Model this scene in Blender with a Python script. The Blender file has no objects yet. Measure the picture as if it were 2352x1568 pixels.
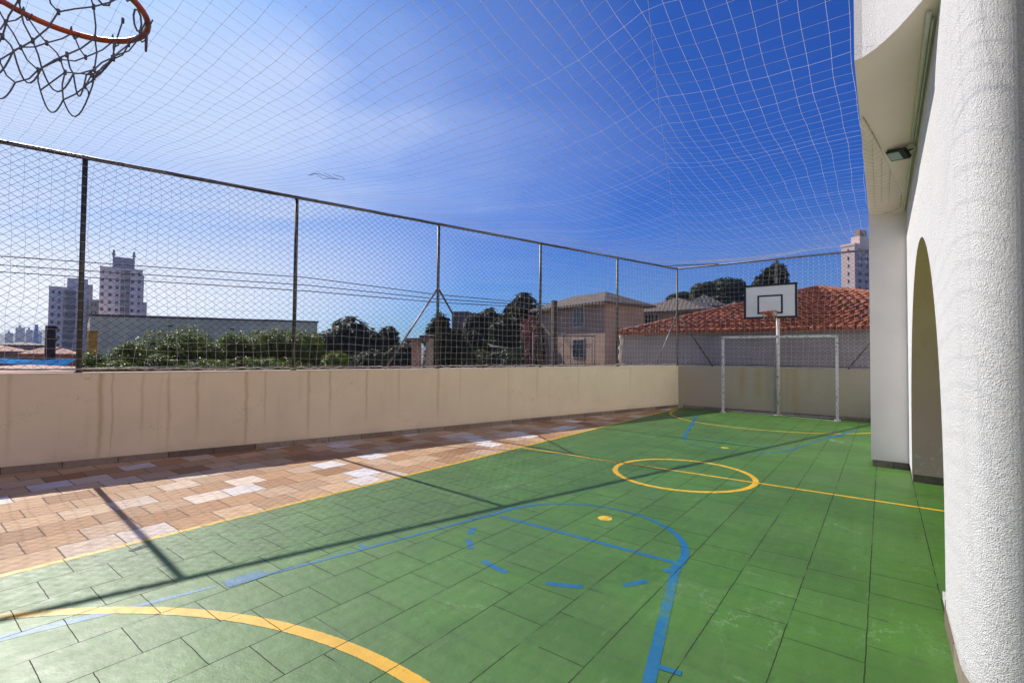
import bpy, math, random
from mathutils import Vector, Matrix
rnd = random.Random(7)
R = math.radians
scene = bpy.context.scene
col = scene.collection

# ------------------------------------------------------------------ camera
W, H, F = 2352.0, 1568.0, 1113.55
YAW, PITCH, ROLL = -0.6528, 0.0263, 0.0087
CAM = Vector((8.5594, 0.0, 1.4998))
fwd = Vector((math.sin(YAW)*math.cos(PITCH), math.cos(YAW)*math.cos(PITCH), math.sin(PITCH)))
rt0 = Vector((math.cos(YAW), -math.sin(YAW), 0))
up0 = rt0.cross(fwd)
rt = rt0*math.cos(ROLL) + up0*math.sin(ROLL)
up = -rt0*math.sin(ROLL) + up0*math.cos(ROLL)
cam = bpy.data.cameras.new("camera"); camo = bpy.data.objects.new("camera", cam); col.objects.link(camo)
cam.sensor_width = 36; cam.lens = F/W*36; cam.clip_start = 0.05; cam.clip_end = 6000
M = Matrix((rt, up, -fwd)).transposed().to_4x4(); M.translation = CAM
camo.matrix_world = M
scene.camera = camo

# ------------------------------------------------------------------ sky, sun, exposure
SUN = Vector((-1.0, 0.073, 0.8655)).normalized()
EL = math.asin(SUN.z)
sun = bpy.data.lights.new("sun", 'SUN'); suno = bpy.data.objects.new("sun", sun); col.objects.link(suno)
sun.energy = 5.0; sun.angle = R(0.45); sun.color = (1.0, 0.945, 0.87)
suno.rotation_euler = SUN.to_track_quat('Z', 'Y').to_euler()
scene.view_settings.view_transform = 'Standard'; scene.view_settings.look = 'None'
scene.view_settings.gamma = 1.0; scene.view_settings.exposure = 0.16
world = bpy.data.worlds.new("World"); scene.world = world; world.use_nodes = True


class NT:
    """small helper for building node trees"""
    def __init__(s, tree): s.t = tree; tree.nodes.clear()
    def new(s, kind, **kw):
        n = s.t.nodes.new(kind)
        for k, v in kw.items(): setattr(n, k, v)
        return n
    def put(s, sock, v):
        if isinstance(v, bpy.types.NodeSocket): s.t.links.new(v, sock)
        elif v is not None: sock.default_value = v
    def m(s, op, a, b=None, c=None, clamp=False):
        n = s.new('ShaderNodeMath', operation=op); n.use_clamp = clamp
        s.put(n.inputs[0], a); s.put(n.inputs[1], b)
        if c is not None: s.put(n.inputs[2], c)
        return n.outputs[0]
    def vm(s, op, a, b=None):
        n = s.new('ShaderNodeVectorMath', operation=op)
        s.put(n.inputs[0], a); s.put(n.inputs[1], b)
        return n.outputs['Value'] if op in ('DOT_PRODUCT', 'LENGTH') else n.outputs[0]
    def xyz(s, v):
        n = s.new('ShaderNodeSeparateXYZ'); s.put(n.inputs[0], v); return n.outputs
    def comb(s, x, y, z):
        n = s.new('ShaderNodeCombineXYZ')
        for i, v in enumerate((x, y, z)): s.put(n.inputs[i], v)
        return n.outputs[0]
    def mix(s, f, a, b, blend='MIX'):
        n = s.new('ShaderNodeMix', data_type='RGBA', blend_type=blend)
        s.put(n.inputs[0], f); s.put(n.inputs[6], a); s.put(n.inputs[7], b)
        return n.outputs[2]
    def noise(s, vec, scale=5.0, detail=3.0, rough=0.55):
        n = s.new('ShaderNodeTexNoise')
        s.put(n.inputs['Vector'], vec); n.inputs['Scale'].default_value = scale
        n.inputs['Detail'].default_value = detail; n.inputs['Roughness'].default_value = rough
        return n.outputs['Fac']
    def voro(s, vec, scale=5.0, feature='F1', out='Distance'):
        n = s.new('ShaderNodeTexVoronoi', feature=feature)
        s.put(n.inputs['Vector'], vec); n.inputs['Scale'].default_value = scale
        return n.outputs[out]
    def white(s, vec):
        n = s.new('ShaderNodeTexWhiteNoise', noise_dimensions='3D'); s.put(n.inputs['Vector'], vec)
        return n.outputs['Value'], n.outputs['Color']
    def step(s, x, lo, hi):
        n = s.new('ShaderNodeMapRange', interpolation_type='SMOOTHSTEP')
        s.put(n.inputs[0], x); s.put(n.inputs[1], lo); s.put(n.inputs[2], hi)
        return n.outputs[0]
    def ramp(s, x, stops):
        n = s.new('ShaderNodeValToRGB'); s.put(n.inputs[0], x)
        e = n.color_ramp.elements
        e[0].position, e[0].color = stops[0][0], (*stops[0][1], 1)
        e[1].position, e[1].color = stops[-1][0], (*stops[-1][1], 1)
        for p, c in stops[1:-1]:
            k = e.new(p); k.color = (*c, 1)
        return n.outputs[0]
    def bump(s, h, strength=0.3, dist=0.01):
        n = s.new('ShaderNodeBump'); s.put(n.inputs['Height'], h)
        n.inputs['Strength'].default_value = strength; n.inputs['Distance'].default_value = dist
        return n.outputs[0]


def sky():
    k = NT(world.node_tree)
    st = k.new('ShaderNodeTexSky', sky_type='NISHITA')
    st.sun_disc = False; st.sun_elevation = EL
    st.sun_rotation = math.atan2(SUN.x, SUN.y)
    st.air_density = 1.0; st.dust_density = 1.2; st.ozone_density = 5.0
    hs = k.new('ShaderNodeHueSaturation'); hs.inputs['Saturation'].default_value = 1.35
    hs.inputs['Value'].default_value = 1.0
    k.t.links.new(st.outputs[0], hs.inputs['Color'])
    g = k.new('ShaderNodeTexCoord').outputs['Generated']
    x, y, z = k.xyz(g)
    # thin high cloud veil: streaky, thickest low down and towards the sun
    zz = k.m('MAXIMUM', z, 0.06)
    px, py = k.m('DIVIDE', x, zz), k.m('DIVIDE', y, zz)
    a = R(38)
    u = k.m('ADD', k.m('MULTIPLY', px, math.cos(a)), k.m('MULTIPLY', py, math.sin(a)))
    v = k.m('SUBTRACT', k.m('MULTIPLY', py, math.cos(a)), k.m('MULTIPLY', px, math.sin(a)))
    n1 = k.noise(k.comb(k.m('MULTIPLY', u, 0.5), k.m('MULTIPLY', v, 1.3), 0.0), 0.9, 5, 0.5)
    n2 = k.noise(g, 3.2, 5, 0.55)
    ds = k.vm('DOT_PRODUCT', g, tuple(SUN))
    eff = k.m('SUBTRACT', ds, k.m('MULTIPLY', k.m('MAXIMUM', k.m('SUBTRACT', z, 0.423), 0.0), 1.05))
    eff = k.m('ADD', eff, k.m('MULTIPLY', k.m('SUBTRACT', n1, 0.5), 0.20))
    eff = k.m('ADD', eff, k.m('MULTIPLY', k.m('SUBTRACT', n2, 0.5), 0.15))
    rv = k.ramp(eff, [(0.0, (0, 0, 0)), (0.50, (.03, .03, .03)), (0.68, (.18, .18, .18)), (0.80, (.42, .42, .42)), (0.87, (.78, .78, .78)), (0.95, (.95, .95, .95))])
    veil = k.m('MULTIPLY', rv, 1.0)
    # puffs low over the horizon
    n3 = k.noise(k.comb(k.m('MULTIPLY', x, 1.0), k.m('MULTIPLY', y, 1.0), k.m('MULTIPLY', z, 2.6)), 4.2, 6, 0.55)
    low = k.m('MULTIPLY', k.step(n3, 0.50, 0.70), k.m('MULTIPLY', k.step(z, 0.30, 0.06), k.step(ds, 0.6, 0.84)))
    hz = k.m('MULTIPLY', k.step(z, 0.42, 0.05), k.m('ADD', 0.10, k.m('MULTIPLY', k.step(ds, 0.60, 0.86), 0.95)))
    fac = k.m('MAXIMUM', veil, k.m('MAXIMUM', k.m('MULTIPLY', low, 0.85), hz))
    grade = k.mix(1.0, hs.outputs[0], (0.10, 0.68, 1.40, 1), 'MULTIPLY')
    bg1 = k.new('ShaderNodeBackground'); k.put(bg1.inputs[0], grade); bg1.inputs[1].default_value = 0.074
    bg2 = k.new('ShaderNodeBackground'); k.put(bg2.inputs[0], k.mix(k.step(z, 0.30, 0.02), (0.63, 0.755, 1.02, 1), (1.10, 1.09, 1.13, 1))); bg2.inputs[1].default_value = 0.87
    mx = k.new('ShaderNodeMixShader'); k.put(mx.inputs[0], fac)
    k.t.links.new(bg1.outputs[0], mx.inputs[1]); k.t.links.new(bg2.outputs[0], mx.inputs[2])
    o = k.new('ShaderNodeOutputWorld'); k.t.links.new(mx.outputs[0], o.inputs[0])
sky()


# ------------------------------------------------------------------ helpers
def ray(px, py=800.0):
    d = fwd + rt*((px-W/2)/F) - up*((py-H/2)/F)
    return d/math.hypot(d.x, d.y)
def spot(px, D):
    d = ray(px); return Vector((CAM.x+d.x*D, CAM.y+d.y*D, 0))
def zat(px, py, D): return CAM.z + ray(px, py).z*D

class MB:
    def __init__(s): s.v = []; s.f = []; s.sm = []
    def face(s, pts, smooth=False):
        i = len(s.v); s.v += [tuple(p) for p in pts]; s.f.append(tuple(range(i, i+len(pts)))); s.sm.append(smooth)
    def add(s, vs, fs, smooth=False):
        i = len(s.v); s.v += [tuple(p) for p in vs]
        for f in fs: s.f.append(tuple(a+i for a in f)); s.sm.append(smooth)
    def box(s, c, d, rz=0.0, mat=None):
        hx, hy, hz = d[0]/2, d[1]/2, d[2]/2
        vs = [Vector((x, y, z)) for x in (-hx, hx) for y in (-hy, hy) for z in (-hz, hz)]
        rot = mat or Matrix.Rotation(rz, 3, 'Z')
        vs = [rot @ q + Vector(c) for q in vs]
        s.add(vs, [(0, 1, 3, 2), (4, 6, 7, 5), (0, 4, 5, 1), (2, 3, 7, 6), (0, 2, 6, 4), (1, 5, 7, 3)])
    def b2(s, lo, hi): s.box([(a+b)/2 for a, b in zip(lo, hi)], [abs(b-a) for a, b in zip(lo, hi)])
    def tube(s, pts, r, n=6, caps=True, closed=False, smooth=True):
        pts = [Vector(p) for p in pts]; N = len(pts); rs = r if isinstance(r, (list, tuple)) else [r]*N
        base = len(s.v); prev = None
        for i, p in enumerate(pts):
            if closed: t = pts[(i+1) % N]-pts[i-1]
            else: t = pts[min(i+1, N-1)]-pts[max(i-1, 0)]
            if t.length < 1e-9: t = Vector((0, 0, 1))
            t.normalize()
            if prev is None:
                a = t.orthogonal().normalized()
            else:
                a = prev - t*prev.dot(t)
                a = t.orthogonal().normalized() if a.length < 1e-6 else a.normalized()
            prev = a; b = t.cross(a)
            for k in range(n):
                th = 2*math.pi*k/n
                s.v.append(tuple(p + (a*math.cos(th)+b*math.sin(th))*rs[i]))
        L = N if closed else N-1
        for i in range(L):
            j = (i+1) % N
            for k in range(n):
                q = (k+1) % n
                s.f.append((base+i*n+k, base+i*n+q, base+j*n+q, base+j*n+k)); s.sm.append(smooth)
        if caps and not closed:
            s.f.append(tuple(base+k for k in reversed(range(n)))); s.sm.append(False)
            s.f.append(tuple(base+(N-1)*n+k for k in range(n))); s.sm.append(False)
    def prism(s, poly, z0, z1, smooth=False):
        n = len(poly); vs = [(p[0], p[1], z0) for p in poly]+[(p[0], p[1], z1) for p in poly]
        s.add(vs, [tuple(reversed(range(n))), tuple(range(n, 2*n))])
        i = len(s.v)-2*n
        for k in range(n):
            q = (k+1) % n
            s.f.append((i+k, i+q, i+n+q, i+n+k)); s.sm.append(smooth)
    def build(s, name, mat, parent=None, loc=None, rz=0.0):
        me = bpy.data.meshes.new(name); me.from_pydata(s.v, [], s.f); me.update()
        me.polygons.foreach_set('use_smooth', s.sm)
        me.materials.append(mat)
        o = bpy.data.objects.new(name, me); col.objects.link(o)
        if parent: o.parent = parent
        if loc is not None: o.location = loc
        if rz: o.rotation_euler.z = rz
        return o

def tag(o, label=None, cat=None, group=None, kind=None):
    if label: o['label'] = label
    if cat: o['category'] = cat
    if group: o['group'] = group
    if kind: o['kind'] = kind
    return o
def empty(name, loc=(0, 0, 0), rz=0.0, label=None, cat=None, group=None):
    o = bpy.data.objects.new(name, None); col.objects.link(o); o.location = loc; o.rotation_euler.z = rz
    return tag(o, label, cat, group)
def copy_tree(o, parent=None):
    c = o.copy(); col.objects.link(c)
    if parent: c.parent = parent
    for ch in [q for q in bpy.data.objects if q.parent == o]: copy_tree(ch, c)
    return c

# ------------------------------------------------------------------ materials
def mat(name):
    m = bpy.data.materials.new(name); m.use_nodes = True
    k = NT(m.node_tree)
    b = k.new('ShaderNodeBsdfPrincipled'); o = k.new('ShaderNodeOutputMaterial')
    k.t.links.new(b.outputs[0], o.inputs[0])
    return m, k, b
def objc(k): return k.new('ShaderNodeTexCoord').outputs['Object']
def plain(name, c, rough=0.6, metal=0.0, var=0.18, scale=6.0, spec=0.5, bump=0.0, bscale=40.0):
    m, k, b = mat(name); g = objc(k)
    n = k.noise(g, scale, 5, 0.6)
    d = tuple(max(0, q*(1-var)) for q in c); e = tuple(min(1, q*(1+var)) for q in c)
    k.put(b.inputs['Base Color'], k.mix(k.step(n, 0.3, 0.7), (*d, 1), (*e, 1)))
    b.inputs['Roughness'].default_value = rough; b.inputs['Metallic'].default_value = metal
    b.inputs['Specular IOR Level'].default_value = spec
    if bump: k.put(b.inputs['Normal'], k.bump(k.noise(g, bscale, 4, 0.6), bump, 0.01))
    return m

TW, TL = 0.3575, 0.356
def tiles(k, x0, y0, wob=0.006):
    """staggered square slabs: joint mask 0..1, id vector, coords"""
    g = objc(k); x, y, z = k.xyz(g)
    w1 = k.m('MULTIPLY', k.m('SUBTRACT', k.noise(g, 6.0, 4, 0.6), 0.5), wob*2)
    xr = k.m('DIVIDE', k.m('ADD', k.m('SUBTRACT', x, x0), w1), TW)
    row = k.m('FLOOR', xr); fx = k.m('SUBTRACT', xr, row)
    par = k.m('FLOORED_MODULO', row, 2.0)
    jit = k.m('MULTIPLY', k.m('SUBTRACT', k.white(k.comb(row, 3.3, 1.7))[0], 0.5), 0.12)
    yr = k.m('ADD', k.m('DIVIDE', k.m('ADD', k.m('SUBTRACT', y, y0), w1), TL), k.m('ADD', k.m('MULTIPLY', par, 0.5), jit))
    c = k.m('FLOOR', yr); fy = k.m('SUBTRACT', yr, c)
    ex = k.m('MULTIPLY', k.m('MINIMUM', fx, k.m('SUBTRACT', 1.0, fx)), TW)
    ey = k.m('MULTIPLY', k.m('MINIMUM', fy, k.m('SUBTRACT', 1.0, fy)), TL)
    return g, x, y, ex, ey, k.comb(row, c, 0.0)

def green_joint(k):
    g, x, y, ex, ey, idv = tiles(k, 5.26, 0.84)
    rv = k.white(idv)[0]
    n = k.noise(g, 3.0, 4, 0.6)
    rowj = k.m('MULTIPLY', k.step(ex, 0.0042, 0.0012), k.step(n, 0.30, 0.50))
    keep = k.m('MAXIMUM', k.step(x, 6.9, 5.6), k.step(k.white(k.comb(k.m('FLOOR', k.m('MULTIPLY', x, 1.4)), k.m('FLOOR', k.m('MULTIPLY', y, 1.4)), 5.0))[0], 0.70, 0.72))
    crj = k.m('MULTIPLY', k.step(ey, 0.0036, 0.0010), keep)
    j = k.m('MAXIMUM', rowj, crj)
    return g, x, y, ex, ey, idv, rv, j

def court_mat(name, base, paint=None):
    m, k, b = mat(name)
    g, x, y, ex, ey, idv, rv, j = green_joint(k)
    green = (0.050, 0.144, 0.010)
    n1 = k.noise(g, 1.1, 5, 0.6); n2 = k.noise(g, 14, 6, 0.7); n4 = k.noise(g, 0.45, 4, 0.6)
    fine = k.noise(g, 60, 4, 0.7)
    def coat(c0):
        lo = tuple(q*0.80 for q in c0); hi = tuple(q*1.16 for q in c0)
        c = k.mix(k.step(n1, 0.3, 0.7), (*lo, 1), (*hi, 1))
        c = k.mix(k.m('MULTIPLY', k.step(n2, 0.52, 0.75), 0.30), c, (*(q*0.55 for q in c0), 1))
        return c
    c = coat(green)
    c = k.mix(k.m('MULTIPLY', rv, 0.22), c, (0.10, 0.20, 0.045, 1))
    c = k.mix(k.m('MULTIPLY', k.step(n4, 0.50, 0.68), 0.30), c, (0.085, 0.135, 0.045, 1))
    # grain rubbed along the slabs, scuffs and chips
    n3 = k.noise(k.comb(k.m('MULTIPLY', x, 9.0), k.m('MULTIPLY', y, 2.0), 0.0), 2.5, 5, 0.7)
    c = k.mix(k.m('MULTIPLY', k.step(n3, 0.56, 0.80), 0.34), c, (0.24, 0.33, 0.17, 1))
    sc = k.voro(k.comb(k.m('ADD', x, k.m('MULTIPLY', n2, 0.5)), k.m('MULTIPLY', y, 0.35), 2.0), 2.4, 'DISTANCE_TO_EDGE')
    c = k.mix(k.m('MULTIPLY', k.m('MULTIPLY', k.step(sc, 0.006, 0.001), k.step(n1, 0.5, 0.62)), 0.40), c, (0.36, 0.44, 0.30, 1))
    sc2 = k.voro(k.comb(k.m('MULTIPLY', x, 0.4), k.m('ADD', y, k.m('MULTIPLY', n2, 0.4)), 7.0), 1.7, 'DISTANCE_TO_EDGE')
    c = k.mix(k.m('MULTIPLY', k.m('MULTIPLY', k.step(sc2, 0.005, 0.001), k.step(n4, 0.55, 0.6)), 0.45), c, (0.03, 0.05, 0.02, 1))
    ch = k.noise(g, 37, 3, 0.6)
    c = k.mix(k.m('MULTIPLY', k.step(ch, 0.68, 0.74), k.step(n1, 0.50, 0.68)), c, (0.24, 0.26, 0.17, 1))
    near_j = k.m('MULTIPLY', k.step(k.m('MINIMUM', ex, ey), 0.03, 0.0), k.step(n2, 0.40, 0.62))
    c = k.mix(k.m('MULTIPLY', near_j, 0.40), c, (0.045, 0.075, 0.025, 1))
    if paint:
        e = k.m('ABSOLUTE', k.new('ShaderNodeAttribute', attribute_name='edge').outputs['Fac'])
        rag = k.m('ADD', e, k.m('ADD', k.m('MULTIPLY', k.m('SUBTRACT', n2, 0.5), 0.34), k.m('MULTIPLY', k.m('SUBTRACT', fine, 0.5), 0.30)))
        on = k.step(rag, 0.99, 0.93)
        worn = k.step(k.m('ADD', k.m('MULTIPLY', n2, 0.55), k.m('MULTIPLY', n1, 0.45)), 0.49, 0.66)
        on = k.m('MULTIPLY', on, k.m('SUBTRACT', 1.0, k.m('MULTIPLY', worn, 0.72)))
        on = k.m('MULTIPLY', on, k.m('SUBTRACT', 1.0, k.m('MULTIPLY', k.step(fine, 0.60, 0.72), 0.5)))
        c = k.mix(on, c, coat(base))
    c = k.mix(k.m('MULTIPLY', j, 0.85), c, (0.016, 0.022, 0.010, 1))
    k.put(b.inputs['Base Color'], c)
    ro = k.m('ADD', 0.42, k.m('MULTIPLY', k.noise(g, 5.0, 4, 0.6), 0.22))
    k.put(b.inputs['Roughness'], ro)
    h = k.m('ADD', k.m('MULTIPLY', k.noise(g, 9, 5, 0.65), 1.0), k.m('MULTIPLY', n2, 0.45))
    k.put(b.inputs['Specular IOR Level'], k.m('MULTIPLY', k.m('SUBTRACT', 1.0, j), 0.62))
    k.put(b.inputs['Normal'], k.bump(h, 0.30, 0.012))
    return m
GREEN = court_mat('green_court_paint', (0.056, 0.178, 0.022))
YELLOW = court_mat('yellow_line_paint', (0.72, 0.41, 0.006), True)
BLUE = court_mat('blue_line_paint', (0.003, 0.12, 0.255), True)
PALEBLUE = court_mat('worn_glare_blue_paint', (0.075, 0.20, 0.33), True)  # pale blue: worn paint, and floor glare put into the colour
WHITELINE = court_mat('worn_white_paint', (0.55, 0.55, 0.42), True)

def paver_mat():
    m, k, b = mat('sandstone_paving')
    g, x, y, ex, ey, idv = tiles(k, 3.89, 0.68)
    rv, rc = k.white(idv)
    c = k.ramp(rv, [(0.0, (0.24, 0.105, 0.036)), (0.12, (0.44, 0.23, 0.095)), (0.26, (0.60, 0.39, 0.21)), (0.40, (0.38, 0.19, 0.075)),
                    (0.55, (0.66, 0.50, 0.33)), (0.66, (0.28, 0.125, 0.042)), (0.80, (0.56, 0.38, 0.21)), (0.91, (0.68, 0.63, 0.57)), (1.0, (0.70, 0.52, 0.34))])
    c = k.mix(k.m('MULTIPLY', k.step(k.noise(g, 0.9, 4, 0.6), 0.40, 0.66), 0.30), c, (0.40, 0.22, 0.10, 1))
    n = k.noise(k.comb(k.m('MULTIPLY', x, 2.2), k.m('MULTIPLY', y, 1.0), rv), 6.0, 6, 0.65)
    c = k.mix(k.m('MULTIPLY', k.step(n, 0.40, 0.75), 0.42), c, (0.30, 0.16, 0.10, 1))
    n2 = k.noise(g, 22, 5, 0.7)
    c = k.mix(k.m('MULTIPLY', k.step(n2, 0.55, 0.75), 0.25), c, (0.62, 0.52, 0.44, 1))
    j = k.step(k.m('MINIMUM', ex, ey), 0.007, 0.002)
    c = k.mix(1.0, c, (1.10, 1.17, 1.28, 1), 'MULTIPLY')
    c = k.mix(k.m('MULTIPLY', j, 0.95), c, (0.10, 0.065, 0.045, 1))
    k.put(b.inputs['Base Color'], c)
    b.inputs['Roughness'].default_value = 0.7; b.inputs['Specular IOR Level'].default_value = 0.25
    h = k.m('ADD', k.m('MULTIPLY', n, 1.2), k.m('MULTIPLY', n2, 0.5)); h = k.m('SUBTRACT', h, j)
    k.put(b.inputs['Normal'], k.bump(h, 0.4, 0.012))
    return m
PAVER = paver_mat()

def stain_wall(name, base, stains, axis):
    m, k, b = mat(name); g = objc(k); xyz = k.xyz(g)
    s, z = xyz[axis], xyz[2]
    n = k.noise(g, 1.3, 5, 0.6); n2 = k.noise(g, 30, 4, 0.6)
    c = k.mix(k.step(n, 0.3, 0.72), (*(q*0.93 for q in base), 1), (*base, 1))
    wob = k.m('MULTIPLY', k.m('SUBTRACT', k.noise(k.comb(k.m('MULTIPLY', s, 0.3), 0.0, z), 2.6, 4, 0.6), 0.5), 0.07)
    tot = None
    for s0, w, a, zb in stains:
        d = k.m('DIVIDE', k.m('ADD', k.m('SUBTRACT', s, s0), wob), w*(0.48 if axis == 1 else 1.0))
        e = k.m('MULTIPLY', k.m('POWER', 2.718, k.m('MULTIPLY', k.m('MULTIPLY', d, d), -1.0)), a)
        e = k.m('MULTIPLY', e, k.step(z, zb-0.25, zb+0.45))
        tot = e if tot is None else k.m('MAXIMUM', tot, e)
    st = k.noise(k.comb(k.m('MULTIPLY', s, 7.0), 1.0, k.m('MULTIPLY', z, 0.5)), 1.0, 5, 0.65)
    faint = k.m('MULTIPLY', k.step(st, 0.55, 0.78), 0.35)
    tot = k.m('MAXIMUM', tot, faint)
    tot = k.m('MULTIPLY', tot, k.m('ADD', 0.55, k.m('MULTIPLY', k.noise(k.comb(k.m('MULTIPLY', s, 22.0), 2.0, k.m('MULTIPLY', z, 1.4)), 1.0, 4, 0.6), 0.8)))
    c = k.mix(k.m('MULTIPLY', tot, 0.55), c, (0.42, 0.27, 0.07, 1))
    low = k.m('MULTIPLY', k.step(k.m('ADD', z, k.m('MULTIPLY', n, 0.25)), 0.34, 0.12), 0.35)
    c = k.mix(low, c, (0.36, 0.30, 0.22, 1))
    sp = k.m('MULTIPLY', k.step(k.noise(k.comb(k.m('MULTIPLY', s, 2.5), 0.0, k.m('MULTIPLY', z, 9.0)), 2.4, 4, 0.7), 0.68, 0.74), k.step(z, 0.35, 0.15))
    c = k.mix(k.m('MULTIPLY', sp, 0.7), c, (0.15, 0.11, 0.06, 1))
    bm_ = k.voro(k.comb(k.m('MULTIPLY', s, 1.0), 3.0, k.m('MULTIPLY', z, 1.0)), 1.6, 'F1')
    c = k.mix(k.m('MULTIPLY', k.m('MULTIPLY', k.step(bm_, 0.17, 0.10), k.step(n2, 0.45, 0.6)), 0.09), c, (0.30, 0.25, 0.19, 1))
    cr = k.voro(k.vm('ADD', g, k.vm('SCALE', k.comb(n, n2, n), None)), 0.8, 'DISTANCE_TO_EDGE')
    c = k.mix(k.m('MULTIPLY', k.m('MULTIPLY', k.step(cr, 0.004, 0.001), k.step(n, 0.48, 0.56)), 0.55), c, (0.22, 0.17, 0.12, 1))
    pt = k.noise(k.comb(k.m('MULTIPLY', s, 0.8), 5.0, z), 1.1, 2, 0.4)
    c = k.mix(k.m('MULTIPLY', k.step(pt, 0.56, 0.60), 0.16), c, (*(min(1, q*1.12) for q in base), 1))
    k.put(b.inputs['Base Color'], c)
    b.inputs['Roughness'].default_value = 0.75; b.inputs['Specular IOR Level'].default_value = 0.3
    k.put(b.inputs['Normal'], k.bump(k.m('ADD', n2, k.m('MULTIPLY', n, 2.0)), 0.16, 0.006))
    return m
SIDEWALL = stain_wall('stained_cream_plaster', (0.82, 0.695, 0.495),
    [(0.4, .07, .35, .5), (1.05, .05, .5, .2), (1.90, .055, .9, .0), (2.02, .02, .8, .1), (2.34, .04, .55, .3), (2.64, .045, .7, .1), (2.98, .05, .65, .3),
     (3.61, .05, .8, .0), (3.87, .03, .7, .4), (4.52, .05, .8, .1), (4.86, .04, .7, .3), (5.49, .04, .7, .3), (6.1, .05, .45, .5), (6.9, .06, .6, .2), (7.4, .04, .4, .5), (8.6, .05, .4, .4), (9.4, .05, .45, .5), (10.7, .05, .4, .4), (12.6, .06, .4, .5)], 1)
ENDWALL = stain_wall('stained_grey_plaster', (0.47, 0.39, 0.28),
    [(5.55, .09, .75, .3), (5.95, .10, .75, .3), (6.15, .05, .5, .2), (6.78, .10, .8, .0), (6.62, .04, .5, .2), (7.1, .05, .35, .4)], 0)

def stucco(name, base, bump=0.9, scale=75.0, dist=0.012):
    m, k, b = mat(name); g = objc(k)
    n = k.noise(g, 0.9, 4, 0.6)
    c = k.mix(k.step(n, 0.3, 0.75), (*(q*0.95 for q in base), 1), (*base, 1))
    sp = k.noise(g, 26, 5, 0.75)
    c = k.mix(k.m('MULTIPLY', k.step(sp, 0.70, 0.76), 0.35), c, (0.45, 0.41, 0.38, 1))
    x, y, z = k.xyz(g)
    cr = k.voro(k.vm('ADD', g, k.vm('SCALE', k.comb(n, sp, n), None)), 0.9, 'DISTANCE_TO_EDGE')
    c = k.mix(k.m('MULTIPLY', k.m('MULTIPLY', k.step(cr, 0.004, 0.0008), k.step(n, 0.50, 0.60)), 0.45), c, (0.42, 0.38, 0.34, 1))
    gr = k.noise(k.comb(k.m('MULTIPLY', x, 5.0), k.m('MULTIPLY', y, 5.0), k.m('MULTIPLY', z, 0.45)), 1.0, 5, 0.65)
    c = k.mix(k.m('MULTIPLY', k.step(gr, 0.54, 0.80), 0.13), c, (0.58, 0.52, 0.45, 1))
    foot = k.m('MULTIPLY', k.step(k.m('ADD', z, k.m('MULTIPLY', sp, 0.22)), 0.30, 0.12), 0.6)
    c = k.mix(foot, c, (0.50, 0.45, 0.38, 1))
    k.put(b.inputs['Base Color'], c)
    b.inputs['Roughness'].default_value = 0.85; b.inputs['Specular IOR Level'].default_value = 0.2
    v = k.voro(k.vm('ADD', g, k.vm('SCALE', k.comb(n, sp, n), None)), scale, 'F1')
    lump = k.m('ADD', k.m('MULTIPLY', k.noise(g, scale*0.9, 3, 0.6), 1.4), k.m('MULTIPLY', k.noise(g, scale*0.3, 3, 0.6), 0.9))
    k.put(b.inputs['Normal'], k.bump(lump, bump, dist))
    return m
STUCCO = stucco('rough_white_stucco', (0.91, 0.875, 0.86), 1.0, 200.0, 0.011)
SMOOTH = plain('smooth_offwhite_paint', (0.88, 0.79, 0.71), 0.7, var=0.05, scale=1.5, spec=0.3, bump=0.08)
REVEAL = plain('warm_cream_paint', (0.84, 0.56, 0.43), 0.7, var=0.07, scale=2.0, spec=0.3, bump=0.08)
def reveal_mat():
    m, k, b = mat('warm_reveal_paint'); g = objc(k); x, y, z = k.xyz(g)  # warm cream, the paint's own tone
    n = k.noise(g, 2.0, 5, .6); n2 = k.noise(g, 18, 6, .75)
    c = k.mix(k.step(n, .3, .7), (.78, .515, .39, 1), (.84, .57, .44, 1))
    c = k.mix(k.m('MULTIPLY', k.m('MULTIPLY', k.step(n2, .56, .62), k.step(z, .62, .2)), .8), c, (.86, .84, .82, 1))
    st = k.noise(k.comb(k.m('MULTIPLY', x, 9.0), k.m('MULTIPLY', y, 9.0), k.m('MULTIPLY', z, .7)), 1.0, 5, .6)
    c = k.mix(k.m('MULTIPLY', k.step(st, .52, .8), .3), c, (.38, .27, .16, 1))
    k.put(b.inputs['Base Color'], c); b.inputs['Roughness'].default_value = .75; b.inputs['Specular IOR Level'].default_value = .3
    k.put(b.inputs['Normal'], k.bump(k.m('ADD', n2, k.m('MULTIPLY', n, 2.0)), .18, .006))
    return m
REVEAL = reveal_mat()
SOFFIT = plain('soffit_paint', (0.90, 0.72, 0.67), 0.75, var=0.04, scale=1.2, spec=0.2, bump=0.05)
STONE = plain('skirting_stone', (0.20, 0.155, 0.12), 0.6, var=0.45, scale=3.5, bump=0.3, bscale=25)
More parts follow.
